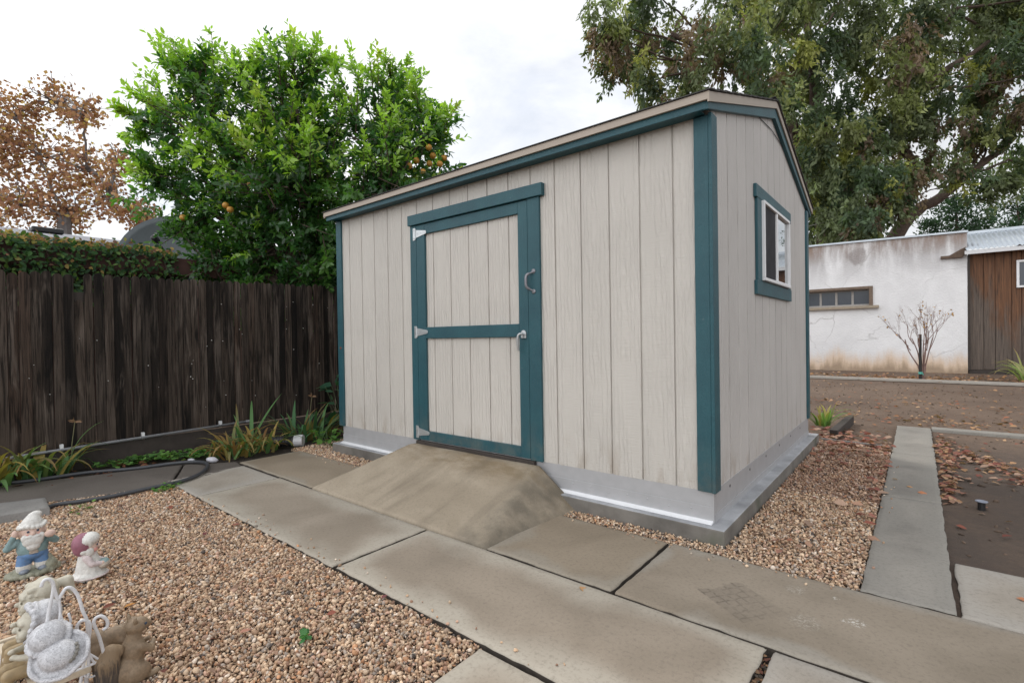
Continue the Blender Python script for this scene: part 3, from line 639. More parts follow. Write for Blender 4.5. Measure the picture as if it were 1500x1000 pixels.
# window
win_y0, win_y1, win_z0, win_z1 = 1.075, 1.975, 1.488, 2.055
w = MB(); w.box(0, .022, .925, 2.11, win_z1, 2.145); w.box(0, .022, .930, 2.11, 1.385, win_z0-.005); w.box(0, .0205, .958, win_y0-.001, win_z0-.0055, win_z1-.0005); w.box(0, .0205, win_y1+.001, 2.085, win_z0-.0055, win_z1-.0005)
w.build('window_trim', TEAL, shed, bevel=.003)
win = thing('window', None, None); win.parent = shed; win.location = Vector((0, 1.5, 1.77))-shed.location
w = MB(); t = .021
w.box(.001, .040, win_y0, win_y1, win_z1-t, win_z1); w.box(.001, .044, win_y0, win_y1, win_z0, win_z0+t); w.box(.001, .040, win_y0, win_y0+t, win_z0+t, win_z1-t); w.box(.001, .040, win_y1-t, win_y1, win_z0+t, win_z1-t)
ym = 1.505; w.box(.006, .036, ym-.018, ym+.018, win_z0+t, win_z1-t); w.box(.012, .026, ym+.018, win_y1-t, win_z0+t, win_z0+t+.014)
w.build('frame', WHITEPL, win, bevel=.002)
m = NT('window_glass'); m.P(Base_Color=(.02, .025, .03), Roughness=.03, Specular_IOR_Level=.9, Coat_Weight=1.0, Coat_Roughness=.01, Coat_IOR=1.9, Normal=m.bump(m.noise(m.pos(), 3.5, 2), .08, .01)); GLASS = m.mat
m = NT('insect_screen'); p = m.pos(); X = m.xyz(p)
m.P(Base_Color=m.mix(m.mr(m.noise(p, 8, 4), .35, .7), (.010, .010, .013), (.030, .030, .036)), Roughness=.7, Specular_IOR_Level=.25); SCREEN = m.mat
w = MB(); w.box(.016, .020, ym+.0181, win_y1-t, win_z0+t+.0141, win_z1-t); w.build('pane', GLASS, win)
w = MB(); w.box(.022, .024, win_y0+t, ym-.018, win_z0+t, win_z1-t); w.build('insect_screen', SCREEN, win)
WIREPTS = [(.0055, 1.11, 2.652), (.006, 1.48, 2.680), (.0055, 1.90, 2.664)]
w = MB(); w.tube(WIREPTS, .003, 6); w.build('wire', BLACKPL, shed)
# skirt
w = MB(); w.box(-3.62, .003, .001, .02, .078, ZB+.002); w.box(-3.62, .0035, -.003, .001, .078, .165)
for x in np.arange(-3.5, 0, .13):
    if not -2.7 < x < -.95:
        for z in (.128, .142)[int(abs(x)*10) % 2:][:1]: w.lathe([(.006, 0), (.0055, .002), (.002, .0035)], 8, (x, -.003, z), Matrix.Rotation(rad(90), 3, 'X'))
w.build('skirt', GALV, shed)
w = MB(); w.box(-.018, .003, .02, 3.0, .078, ZB+.002); w.box(.003, .006, .02, 3.0, .078, .12); w.build('skirt', GALV, shed)
w = MB(); w.box(-.002, .0045, -.0031, .0195, .08, ZB); w.build('skirt_corner', GALV, shed)
for y in (.30, .75, 1.2, 1.65, 2.1, 2.55):
    w = MB(); w.tube([(.0032, y, .215), (.0045, y, .215)], .009, 10); w.build('vent_hole', BLACKPL, shed)
w = MB(); w.prism([(-3.63, -.035, .079), (-3.63, -.0035, .079), (-3.63, -.0035, .093), (-3.63, -.035, .082)], (3.63, 0, 0)); w.build('flashing', GALV_LIT, shed)
# foundation slab
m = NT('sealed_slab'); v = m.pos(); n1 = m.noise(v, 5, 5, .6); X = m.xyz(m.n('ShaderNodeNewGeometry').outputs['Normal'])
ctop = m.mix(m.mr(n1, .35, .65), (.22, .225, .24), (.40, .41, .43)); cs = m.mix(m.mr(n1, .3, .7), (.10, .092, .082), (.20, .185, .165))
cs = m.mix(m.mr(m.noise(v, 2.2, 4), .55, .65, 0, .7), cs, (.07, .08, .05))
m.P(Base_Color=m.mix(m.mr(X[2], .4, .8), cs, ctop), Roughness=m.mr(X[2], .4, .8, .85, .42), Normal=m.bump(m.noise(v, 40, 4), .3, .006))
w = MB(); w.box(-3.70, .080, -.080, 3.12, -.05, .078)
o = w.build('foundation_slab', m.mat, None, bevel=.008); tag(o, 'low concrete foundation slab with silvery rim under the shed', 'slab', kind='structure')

# ------------------------------------------------------------------ ramp
def ramp_mesh():
    nx, ny = 120, 60; xs = np.linspace(-2.72, -.83, nx); ys = np.linspace(-.860, -.035, ny); X, Y = np.meshgrid(xs, ys)
    def plane(p, q, r):
        p, q, r = map(np.array, (p, q, r)); n = np.cross(q-p, r-p); return p[2]-(n[0]*(X-p[0])+n[1]*(Y-p[1]))/n[2]
    zf = .006+.222*np.clip((Y+.855)/.775, 0, 1.02)**1.08
    zr = plane((-1.16, -.06, .230), (-.925, -.862, 0), (-.845, -.10, 0)); zl = plane((-2.46, -.06, .228), (-2.69, -.862, 0.), (-2.66, -.06, 0.0))
    def smin(a, b, k): h = np.clip(.5+.5*(b-a)/k, 0, 1); return b*(1-h)+a*h-k*h*(1-h)
    Z = smin(smin(zf, zr, .014), zl, .008); Z = np.minimum(Z, .224)
    rs = np.random.RandomState(2); Z = Z+.0012*np.sin(X*9+Y*4)+.001*np.sin(Y*23+X*3)
    Z = np.where(Y < -.855, -.045, Z); Z = np.maximum(Z, -.05)
    i = np.arange(nx*ny).reshape(ny, nx); F = np.stack([i[:-1, :-1], i[:-1, 1:], i[1:, 1:], i[1:, :-1]], -1).reshape(-1, 4)
    V = np.stack([X.ravel(), Y.ravel(), Z.ravel()], 1); ring = i[-1, :]
    low = V[ring].copy(); low[:, 2] = -.05; n0 = len(V); V = np.concatenate([V, low]); li = n0+np.arange(nx)
    F2 = np.stack([ring[:-1], ring[1:], li[1:], li[:-1]], -1)
    return V, np.concatenate([F, F2])
def ramp_stain_and_shade(m, c, v):
    X = m.xyz(m.pos())
    f = m.math('MULTIPLY', m.mr(X[1], -.42, -.14, 0, 1, True), m.mr(m.noise(m.scale(m.pos(), (2, 4, 2)), 1.6, 5), .42, .62, 0, .8))
    c = m.mix(f, c, (.17, .12, .062))
    c = m.mix(m.mr(m.noise(m.scale(m.pos(), (6, 1.2, 1)), 1.0, 4), .5, .75, 0, .5), c, (.12, .095, .065))
    g = m.math('MULTIPLY', m.mr(X[0], -1.25, -1.0, 0, 1, True), m.mr(m.noise(m.pos(), 6, 4), .35, .6, .2, .75))  # right flank: shade of the slope put into the colour, broken by noise
    return m.mix(g, c, (.085, .075, .058))
RAMPM = mk_concrete('ramp_concrete', (.275, .226, .165), (.355, .298, .225), None, seed=9, stain=ramp_stain_and_shade)
V, F = ramp_mesh(); o = np_mesh('ramp', V, F, RAMPM, smooth=True); tag(o, 'tan concrete ramp rising to the teal shed door', 'ramp')

# ==================================================================  FENCE
fence = thing('picket_fence', 'dark weathered wooden dog-ear fence behind the iris bed', 'fence', (-5.1, 0, 0))
rs = np.random.RandomState(21); w = MB(); y = -20+.0725*224; i = 0
ft = lambda y: 1.745+.026*(y+2.3)
while y < 4.2:
    gap = rs.choice([.002, .005, .010], p=[.5, .35, .15]); wd = .0725-gap
    top = ft(y)+rs.normal(0, .008); lean = rs.uniform(-.004, .004); xo = -5.10+rs.uniform(-.010, .010)
    if -1.83 < y < -1.74: top -= .24
    a, b = y, y+wd; e = .016
    poly = [(xo, a, .17), (xo, b, .17), (xo, b+lean, top-.036), (xo, b-e*.5+lean, top-.016), (xo, b-e*1.2+lean, top-.005), (xo, (a+b)/2+lean, top), (xo, a+e*1.2+lean, top-.005), (xo, a+e*.5+lean, top-.016), (xo, a+lean, top-.036)]
    w.prism(poly, (-.016, 0, 0)); y += wd+gap; i += 1
w.build('board_panel', FENCE, fence)
w = MB()
for z in (.35, 1.05, 1.50): w.box(-5.165, -5.125, -3.8, 4.2, z, z+.09)
w.build('cross_rail', BOARD_DARK, fence)
w = MB(); rl = np.random.RandomState(8)
for k in range(34): yy, zz_, rr = rl.uniform(-2.2, .9), rl.uniform(.4, 1.6), rl.uniform(.003, .007); w.lathe([(rr*.3, 0), (rr, rr*.8), (rr*.6, rr*1.6), (rr*.1, rr*2)], 7, (-5.092, yy, zz_), Matrix.Rotation(rad(90), 3, 'Y'))
o = w.build('lint_speck', simple('white_lint', (.42, .41, .39), .9), fence); o['kind'] = 'stuff'
for y in (-3.6, -1.2, 1.2, 3.6):
    w = MB(); w.box(-5.26, -5.17, y, y+.09, -.05, 1.66); w.build('post', BOARD_DARK, fence)
w = MB(); w.box(-5.085, -5.045, -3.8, 4.2, -.04, .165); w.build('kick_board', BOARD_DARK, fence, bevel=.004)
pipe = thing('conduit_pipe', 'thin grey conduit pipe along the bottom of the fence', 'pipe', (-5.03, -.3, .17))
w = MB(); w.tube([(-5.025, -3.6, .160), (-5.025, -2.3, .168), (-5.025, -.34, .205)], .013, 10); w.build('pipe', PVC, pipe, smooth=True)
w = MB(); w.tube(smooth_curve([(-5.025, -.36, .205), (-5.025, -.315, .203), (-5.025, -.30, .18), (-5.025, -.30, .06)], 5), .016, 10); w.build('elbow', PVC, pipe, smooth=True)
for y in (-2.4, -1.92, -1.32, -.62):
    w = MB(); w.tube([(-5.038, y-.012, .168+.0188*(y+2.3)), (-5.038, y+.012, .168+.0188*(y+2.3))], .019, 10); w.box(-5.05, -5.02, y-.012, y+.012, .18+.0188*(y+2.3), .215+.0188*(y+2.3)); w.build('clip', GALV_LIT, pipe)

# hose
hose = thing('garden_hose', 'dark grey irrigation hose looping over the walkway slab', 'hose', (-4.1, -1.4, 0))
hp = [(-4.98, -3.0), (-4.86, -2.6), (-4.777, -2.328), (-4.70, -2.1), (-4.66, -1.839), (-4.57, -1.681), (-4.47, -1.515), (-4.36, -1.28), (-4.251, -1.13), (-4.098, -1.09), (-3.92, -1.14), (-3.72, -1.283), (-3.63, -1.448), (-3.62, -1.637), (-3.63, -1.837), (-3.68, -2.012), (-3.735, -2.15), (-3.66, -2.23)]
hz = [.004]*7+[.014, .016, .018, .018, .014, .013, .012, .008, .004, .002, -.004]
w = MB(); w.tube(smooth_curve([(x, y, z+.006) for (x, y), z in zip(hp, hz)], 8), .0145, 10); w.build('hose', RUBBER, hose, smooth=True)
w = MB(); w.tube([(-3.66, -2.23, .004), (-3.60, -2.25, .004)], .019, 10); w.build('coupling', BLACKPL, hose)
t_ = thing('white_pebble', 'white rounded pebble resting beside the hose bend', 'stone', (-4.36, -1.12, 0))
bm = bmesh.new(); bmesh.ops.create_icosphere(bm, subdivisions=2, radius=1)
for v in bm.verts: v.co = Vector((v.co.x*.04+.006*math.sin(v.co.y*4), v.co.y*.03, v.co.z*.02+.015))*(1+.1*math.sin(v.co.x*60))
me = bpy.data.meshes.new('stone'); bm.to_mesh(me); bm.free(); me.materials.append(simple('white_stone', (.5, .5, .54), .7, 0, .15, 40))
for f in me.polygons: f.use_smooth = True
o = bpy.data.objects.new('stone', me); COL.objects.link(o); o.parent = t_
t2 = t_.copy(); COL.objects.link(t2); t2.location = (-4.16, -1.02, .01); t2.rotation_euler = (0, .2, .8); t2.scale = (1.15, 1.1, 1.4); t2['label'] = 'larger white pebble inside the hose bend near the iris'
o2 = o.copy(); COL.objects.link(o2); o2.parent = t2
# drain pipe end
dp = thing('drain_pipe', 'black corrugated drain pipe with a white end among the iris', 'pipe', (-4.30, -.30, 0))
w = MB(); A = Vector((-4.40, -.36, .05)); B = Vector((-4.24, -.20, .055))
pts = [A.lerp(B, i/16) for i in range(17)]; w.tube(pts, [.055+.005*(i % 2) for i in range(17)], 16); w.build('pipe', BLACKPL, dp)
w = MB(); w.tube([B+(B-A)*.02, B+(B-A)*.42], .060, 18); w.build('collar', simple('dirty_white_pvc', (.5, .5, .52), .5, 0, .2, 18), dp, bevel=.004, smooth=False)
# sprinkler riser
sp = thing('sprinkler_riser', 'small black sprinkler riser with silvery disc in the damp dirt', 'sprinkler', (1.175, 1.50, 0))
w = MB(); w.lathe([(.019, -.03), (.019, .026), (.016, .03)], 14, (1.175, 1.50, 0)); w.build('stem', BLACKPL, sp)
w = MB(); w.lathe([(.018, .030), (.031, .032), (.031, .036), (.024, .038), (.012, .034)], 20, (1.175, 1.50, 0)); w.build('cap', simple('blue_grey_cap', (.25, .27, .33), .45, .2, .1), sp)
# edging boards by the rear corner
w = MB(); w.prism([(.12, 3.55, -.05), (.20, 3.52, -.05), (.24, 4.75, -.05), (.17, 4.77, -.05)], (0, 0, .11)); o = w.build('edging_board', BOARD_DARK, None, bevel=.006); tag(o, 'short dark timber edging beside the strap-leaved plant at the rear corner', 'edging')
w = MB(); w.prism([(.085, 3.22, -.04), (.66, 3.16, -.04), (.66, 3.195, -.04), (.085, 3.255, -.04)], (0, 0, .055)); o = w.build('edging_board', simple('grey_edging', (.17, .155, .145), .8, 0, .2), None, bevel=.004); tag(o, 'thin grey edging strip closing the pebble bed', 'edging')

# ==================================================================  STRAP-LEAF PLANTS
def blades(rs, n, c, spread, L, Wd, pal, droop, name, label, cat='plant', part='leaves'):
    t = thing(name, label, cat, (c[0], c[1], 0)); Vs, Fs, Cs = [], [], []; b = 0
    for i in range(n):
        a = rs.uniform(0, 2*math.pi); r = spread*math.sqrt(rs.rand()); base = np.array([c[0]+r*math.cos(a), c[1]+r*math.sin(a)*1.0, -.02])
        a2 = a+rs.normal(0, .8); out = np.array([math.cos(a2), math.sin(a2), 0]); side = np.array([-math.sin(a2), math.cos(a2), 0])
        l = L*rs.uniform(.55, 1.2); tilt = rs.uniform(.1, .75); dr = droop*rs.uniform(.3, 1.4); K = 9; pts = []; p = base.copy(); ang = tilt
        wd = Wd*rs.uniform(.6, 1.2)
        col = np.array(pal[rs.randint(len(pal))])*rs.uniform(.75, 1.2); tipc = np.array((.30, .18, .08)) if rs.rand() < .45 else col*1.1
        for k in range(K):
            f = k/(K-1); ww = wd*(1-.1*f)*(1-f**3)+.001
            fold = np.array([0, 0, ww*.15])
            for sgn in (-1, 0, 1): Vs.append(p+side*ww*.5*sgn+(fold if sgn else 0)); Cs.append(col*(1-f**2)+tipc*f**2)
            d = out*math.sin(ang)+np.array([0, 0, math.cos(ang)]); p = p+d*l/(K-1); ang = min(ang+dr*(l/(K-1))/L*1.9*(0.4+f), 2.6)
            p[2] = max(p[2], .0)
        for k in range(K-1):
            for s in (0, 1): Fs.append((b+k*3+s, b+k*3+s+1, b+k*3+s+4, b+k*3+s+3))
        b += K*3
    np_mesh(part, np.array(Vs), np.array(Fs), LEAF, np.array(Cs), smooth=True, parent=t); return t
IRIS = [(.10,.20,.075),(.13,.24,.09),(.075,.16,.07),(.17,.25,.08),(.30,.24,.07)]
IRISD = [(.30,.20,.07),(.34,.24,.08),(.22,.12,.05),(.12,.19,.07),(.10,.2,.08),(.26,.22,.08)]
rs = np.random.RandomState(31)
blades(rs, 46, (-4.90, -2.08), .19, .46, .042, IRIS, 1.7, 'iris_plant', 'arching green iris clump beside the hose at the left edge')
blades(rs, 36, (-4.82, -2.40), .16, .46, .042, IRIS, 1.6, 'iris_plant', 'iris clump cut by the left edge of the photo')
blades(rs, 64, (-4.40, -.72), .22, .38, .034, IRISD, 1.8, 'iris_plant', 'yellowing iris clump with brown leaves by the pipe elbow')
blades(rs, 6, (-4.62, -.52), .10, .60, .040, IRIS[:3], .5, 'iris_plant', 'few upright tall iris blades rising above the yellowing clump')
blades(rs, 40, (-4.36, -.44), .16, .38, .034, IRISD, 1.7, 'iris_plant', 'brownish iris clump around the black drain pipe')
blades(rs, 54, (-4.55, .12), .22, .44, .036, [(.05,.12,.055),(.07,.16,.07),(.09,.18,.07),(.2,.16,.06)], 1.2, 'iris_plant', 'dark green iris clump nearest the shed corner')
blades(rs, 30, (-.03, 4.25), .08, .38, .028, [(.16,.28,.08),(.2,.32,.1),(.12,.2,.07),(.34,.30,.10)], 1.3, 'strap_leaf_plant', 'light green strap-leaved plant at the rear shed corner')
blades(rs, 34, (2.72, 12.6), .15, .85, .05, [(.30,.36,.14),(.26,.34,.12),(.40,.40,.2)], 1.4, 'strap_leaf_plant', 'pale green spiky plant in front of the brown barn wall')
# dry flower stalks
def stalk(c, h, label):
    t = thing('dry_flower_stalk', label, 'flower stalk', (*c, 0)); w = MB(); top = Vector((c[0]+.03, c[1]+.02, h)); w.tube([(c[0], c[1], -.02), (c[0]+.005, c[1], h*.5), top], [.004, .0035, .003], 6); w.build('stem', simple('dry_stem', (.16, .15, .08), .8), t)
    rsx = np.random.RandomState(3); P = np.repeat(np.array([top]), 9, 0); D = unit(rsx, 9); D[:, 2] = abs(D[:, 2])
    V, F = leaf_verts(P, D, unit(rsx, 9), .05, .02, .3); np_mesh('bloom', V, F, LEAF_DRY, np.full((len(V), 3), (.30, .19, .12)), parent=t)
stalk((-4.98, -1.86), .42, 'thin dry flower stalk against the fence above the left iris')
stalk((-4.62, .18), .46, 'dry flower stalk standing above the dark iris clump')
# broad-leaved plants and ground weeds
def broadleaf(name, label, c, r, h, n, size, pal, seed, cat='plant'):
    rs = np.random.RandomState(seed); t = thing(name, label, cat, (c[0], c[1], 0))
    a = rs.uniform(0, 2*np.pi, n); q = np.sqrt(rs.rand(n))*r; P = np.stack([c[0]+q*np.cos(a), c[1]+q*np.sin(a), h*rs.uniform(.05, 1, n)], 1)
    D = np.stack([np.cos(a)+rs.normal(0, .5, n), np.sin(a)+rs.normal(0, .5, n), rs.normal(.1, .4, n)], 1); N = np.stack([rs.normal(0, .4, n), rs.normal(0, .4, n), np.ones(n)], 1)
    s = size*rs.uniform(.6, 1.3, n); V, F = leaf_verts(P, D, N, s, s*.85, .15); pal = np.array(pal); cc = pal[rs.randint(0, len(pal), n)]*rs.uniform(.7, 1.25, (n, 1))
    np_mesh('leaves', V, F, LEAF, np.repeat(cc, 8, 0), parent=t)
    w = MB()
    for i in range(0, n, 3): w.tube([(c[0]+.2*(P[i][0]-c[0]), c[1]+.2*(P[i][1]-c[1]), -.02), tuple(P[i])], .003, 5)
    w.build('stems', simple('green_stem', (.07, .10, .04), .7), t); return t
broadleaf('broadleaf_plant', 'dark broad-leaved plant in shade between fence and shed', (-4.70, .72), .30, .62, 46, .14, [(.03,.085,.05),(.045,.11,.06)], 3)
broadleaf('broadleaf_plant', 'low bright green weed at the left foot of the shed', (-4.02, .06), .16, .16, 40, .07, [(.08,.18,.04),(.11,.22,.05)], 4)
def weeds(rs, n, cs, r, pal, size, label, name='ground_weeds'):
    cs = np.array(cs); i = rs.randint(0, len(cs), n); P = np.concatenate([cs[i]+rs.normal(0, r, (n, 2)), rs.uniform(-.01, .035, (n, 1))], 1)
    a = rs.uniform(0, 2*np.pi, n); D = np.stack([np.cos(a), np.sin(a), rs.uniform(.0, .5, n)], 1); N = np.stack([rs.normal(0, .35, n), rs.normal(0, .35, n), np.ones(n)], 1)
    s = size*rs.uniform(.6, 1.3, n); V, F = leaf_verts(P, D, N, s, s*.9, .1); pal = np.array(pal); c = pal[rs.randint(0, len(pal), n)]*rs.uniform(.7, 1.3, (n, 1))
    o = np_mesh(name, V, F, LEAF, np.repeat(c, 8, 0)); return tag(o, label, 'weeds', kind='stuff')
weeds(rs, 420, [(-4.86, -1.55), (-4.80, -1.25), (-4.72, -1.05), (-4.60, -.95), (-4.85, -1.4)], .09, [(.09,.20,.05),(.06,.14,.04),(.13,.25,.06)], .045, 'low green weeds along the soil bed under the fence')
weeds(rs, 70, [(-3.60, -1.50), (-3.57, -1.56), (-3.50, -2.06)], .035, [(.10,.22,.05),(.15,.28,.07)], .03, 'tiny green weeds at the corner of the pale slab', 'ground_weeds')
weeds(rs, 9, [(-.905, -1.845)], .011, [(.05,.17,.06),(.10,.26,.09)], .030, 'single small green sprout in the tan pebbles', 'green_sprout')

# ==================================================================  TREES
def limb(w, pts, r0, r1, n=9, sub=5, wob=.0, rs=None):
    P = smooth_curve(pts, sub); k = len(P)
    if rs is not None and wob: P = [p+Vector(rs.normal(0, wob, 3)) for p in P]
    w.tube(P, [r0+(r1-r0)*(i/(k-1)) for i in range(k)], n)
BARK = simple('bark_brown', (.085, .060, .046), .9, 0, .35, 9, .9, .03)
BARK_RED = simple('bark_reddish', (.085, .058, .044), .9, 0, .35, 6, .9, .05)
BARK_GREY = simple('bark_grey', (.17, .155, .15), .9, 0, .3, 9, .7, .02)
# ---- citrus
CITRUS = [(-6.6,-0.16,4.08,0.88),(-6.04,0.7,4.2,0.95),(-5.0,1.32,3.96,0.8),(-4.75,1.83,3.71,0.68),(-6.89,0.1,3.22,0.93),(-5.44,0.56,2.99,1.04),(-4.56,1.21,3.05,0.81),(-7.7,-0.28,4.25,0.56),(-5.69,0.63,4.58,0.55),(-6.67,-0.21,4.68,0.42),(-5.25,1.94,4.78,0.45),(-6.13,0.51,2.45,0.62),(-5.91,1.16,2.4,0.61),(-6.34,0.37,4.55,0.48),(-7.43,-0.33,3.38,0.54),(-4.21,1.69,3.82,0.37),(-6.45,.35,1.9,.55),(-5.75,1.2,1.85,.6),(-5.75,1.9,2.6,.8),(-5.2,1.6,2.1,.7),(-6.9,.6,2.5,.6),(-7.0,-.2,2.7,.45),(-5.6,.6,3.4,.8),(-5.5,.9,2.6,.8),(-6.2,.3,3.5,.8),(-6.3,.5,2.9,.7),(-5.1,1.5,3.2,.7),(-5.6,1.0,3.9,.7),(-5.0,1.7,4.2,.55),(-5.6,.8,1.95,.6),(-6.6,.0,2.2,.5),(-6.1,.7,1.7,.5),(-5.4,1.6,1.7,.6)]
SHOOTS = [(-7.71,-0.88,4.33),(-7.2,-0.26,5.28),(-6.68,-0.12,5.05),(-6.5,0.21,4.98),(-5.82,0.71,5.39),(-5.23,0.72,5.01),(-5.36,1.15,5.01),(-5.16,1.18,4.9),(-4.62,1.4,4.92),(-4.24,1.5,4.53),(-4.26,2.12,4.35),(-4.2,1.86,3.96),(-7.56,-0.7,3.58),(-7.48,-0.5,4.51),(-6.22,0.41,5.2),(-7.74,-0.69,3.99)]
def build_citrus():
    rs = np.random.RandomState(42); t = thing('citrus_tree', 'bushy bright green citrus tree with oranges behind the dark fence', 'tree', (-5.95, 1.1, 0))
    w = MB(); base = Vector((-5.95, 1.1, -.05)); fork = Vector((-5.9, 1.0, 1.5)); limb(w, [base, (-5.93, 1.06, .8), fork], .14, .11)
    for (x, y, z, r) in CITRUS: limb(w, [fork, fork.lerp(Vector((x, y, z)), .5)+Vector((0, 0, .15)), (x, y, z)], .06, .012, 6, 4, .02, rs)
    P, D, N, Ls, Ws, C = [], [], [], [], [], []
    cen = np.array([-5.8, .8, 2.6])
    def shoot(p, d, l, col, nl, Lm, tipgain):
        ref = np.cross(d, rs.normal(size=3)); ref /= np.linalg.norm(ref); b = np.cross(d, ref); bend = rs.normal(0, .12, 3)+np.array([0, 0, .10]); a0 = rs.uniform(0, 6)
        for k in range(nl):
            f = (k+.5)/nl; a = a0+k*2.4+rs.uniform(-.4, .4); q = ref*math.cos(a)+b*math.sin(a); dd = d+bend*f
            P.append(p+dd*l*f); D.append(dd*(.55+.7*f)+q*.8+np.array([0, 0, -.10])); N.append(dd*.8-q*.5+np.array([0, 0, .8])+rs.normal(0, .35, 3))
            L = Lm*rs.uniform(.55, 1.2)*(1-.3*abs(f-.55)); Ls.append(L); Ws.append(L*rs.uniform(.40, .58)); C.append(col*rs.uniform(.78, 1.22)*(1+tipgain*f))
    def spray(c, d, l, lime):
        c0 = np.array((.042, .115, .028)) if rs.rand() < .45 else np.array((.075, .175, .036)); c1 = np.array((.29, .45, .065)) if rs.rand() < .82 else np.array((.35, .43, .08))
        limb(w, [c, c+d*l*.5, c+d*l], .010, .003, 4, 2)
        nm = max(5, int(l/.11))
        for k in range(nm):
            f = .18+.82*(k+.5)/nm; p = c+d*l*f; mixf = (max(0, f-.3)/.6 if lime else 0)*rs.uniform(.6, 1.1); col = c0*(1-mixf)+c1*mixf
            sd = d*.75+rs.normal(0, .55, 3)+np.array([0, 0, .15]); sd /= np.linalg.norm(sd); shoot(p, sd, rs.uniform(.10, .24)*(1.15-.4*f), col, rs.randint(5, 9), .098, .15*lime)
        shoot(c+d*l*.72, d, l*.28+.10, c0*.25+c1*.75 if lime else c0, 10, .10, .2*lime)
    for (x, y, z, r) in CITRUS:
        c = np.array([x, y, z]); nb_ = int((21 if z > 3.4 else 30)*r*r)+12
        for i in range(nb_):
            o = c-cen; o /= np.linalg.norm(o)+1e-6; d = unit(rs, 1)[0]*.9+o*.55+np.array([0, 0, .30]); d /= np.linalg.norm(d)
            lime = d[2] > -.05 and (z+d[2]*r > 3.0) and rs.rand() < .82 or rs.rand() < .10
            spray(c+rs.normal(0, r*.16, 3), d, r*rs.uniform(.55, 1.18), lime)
        for i in range(int((75 if z > 3.6 else 120)*r*r)+12):     # inner leaves, shade inside the crown put into a darker green
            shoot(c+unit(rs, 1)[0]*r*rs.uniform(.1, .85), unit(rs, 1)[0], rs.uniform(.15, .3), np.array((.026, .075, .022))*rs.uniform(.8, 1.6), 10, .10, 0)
    for S in SHOOTS:
        S = np.array(S); j = min(CITRUS, key=lambda q: np.linalg.norm(S-np.array(q[:3]))); c = np.array(j[:3]); d = S-c; l = np.linalg.norm(d); d /= l
        spray(c, d, l, True)
        for k in range(3): dd = d+rs.normal(0, .22, 3); dd /= np.linalg.norm(dd); spray(c+d*l*.25, dd, l*rs.uniform(.45, .75), True)
    V, F = leaf_verts(np.array(P), np.array(D), np.array(N), np.array(Ls), np.array(Ws), .14)
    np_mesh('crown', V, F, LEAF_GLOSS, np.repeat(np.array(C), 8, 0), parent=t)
    w.build('trunk', BARK, t)
    orange = simple('orange_peel', (.44, .22, .035), .45, 0, .15, 30, .2, .002); bm = bmesh.new(); bmesh.ops.create_uvsphere(bm, u_segments=14, v_segments=10, radius=.042)
    me = bpy.data.meshes.new('orange'); bm.to_mesh(me); bm.free(); me.materials.append(orange)
    for f in me.polygons: f.use_smooth = True
    for (x, y, z) in ORANGES:
        o = bpy.data.objects.new('orange', me); COL.objects.link(o); o.parent = t; o.location = Vector((x, y, z))-t.location
    return t
ORANGES = [(-4.20,1.72,3.46),(-4.13,1.72,3.55),(-4.02,1.74,3.42),(-4.22,1.62,3.33),(-4.28,1.56,3.48),(-4.02,1.82,3.52),(-4.33,1.48,3.40),(-6.75,-.40,2.78),(-6.0,-.15,2.86),(-5.94,-.12,2.80),(-5.5,-.05,3.05),(-4.05,1.58,3.60)]
build_citrus()
# ---- large drooping tree
BIG = [(-9.19,15.6,14.24,1.07),(-9.6,17.89,13.67,1.18),(-8.98,16.08,13.54,0.86),(-8.55,19.63,15.14,2.07),(-7.47,20.12,13.06,1.57),(-4.82,17.23,12.3,2.22),(-4.08,18.07,10.55,1.58),(-3.12,19.41,13.42,2.15),(-3.16,24.22,13.19,2.25),(-1.59,22.08,13.22,2.42),(-2.08,22.87,9.62,1.93),(-1.33,21.34,6.91,1.38),(-0.31,23.55,9.93,2.17),(-0.04,23.01,12.2,2.39),(-0.29,22.52,6.54,0.97),(1.06,25.22,14.19,2.5),(1.49,25.53,10.65,2.21),(2.78,28.69,13.87,2.69),(3.13,27.5,9.93,1.51),(4.28,30.1,15.5,2.86),(4.45,29.72,11.82,2.04),(4.41,30.53,9.08,1.13),(0.8,25.5,8.6,1.05),(5.35,25.97,11.23,2.52),(-1.34,25.08,17.59,3.45),(-5.11,22.66,17.72,2.89),(2.32,28.36,17.99,3.48),(-8.02,17.71,16.09,2.06),(5.77,29.93,15.71,2.88),(-7.4,15.84,11.07,0.81),(-2.72,23.63,6.61,1.25),(3.29,26.9,7.65,0.65),(2.29,24.21,7.77,0.55),(-0.81,20.21,5.13,0.65)]
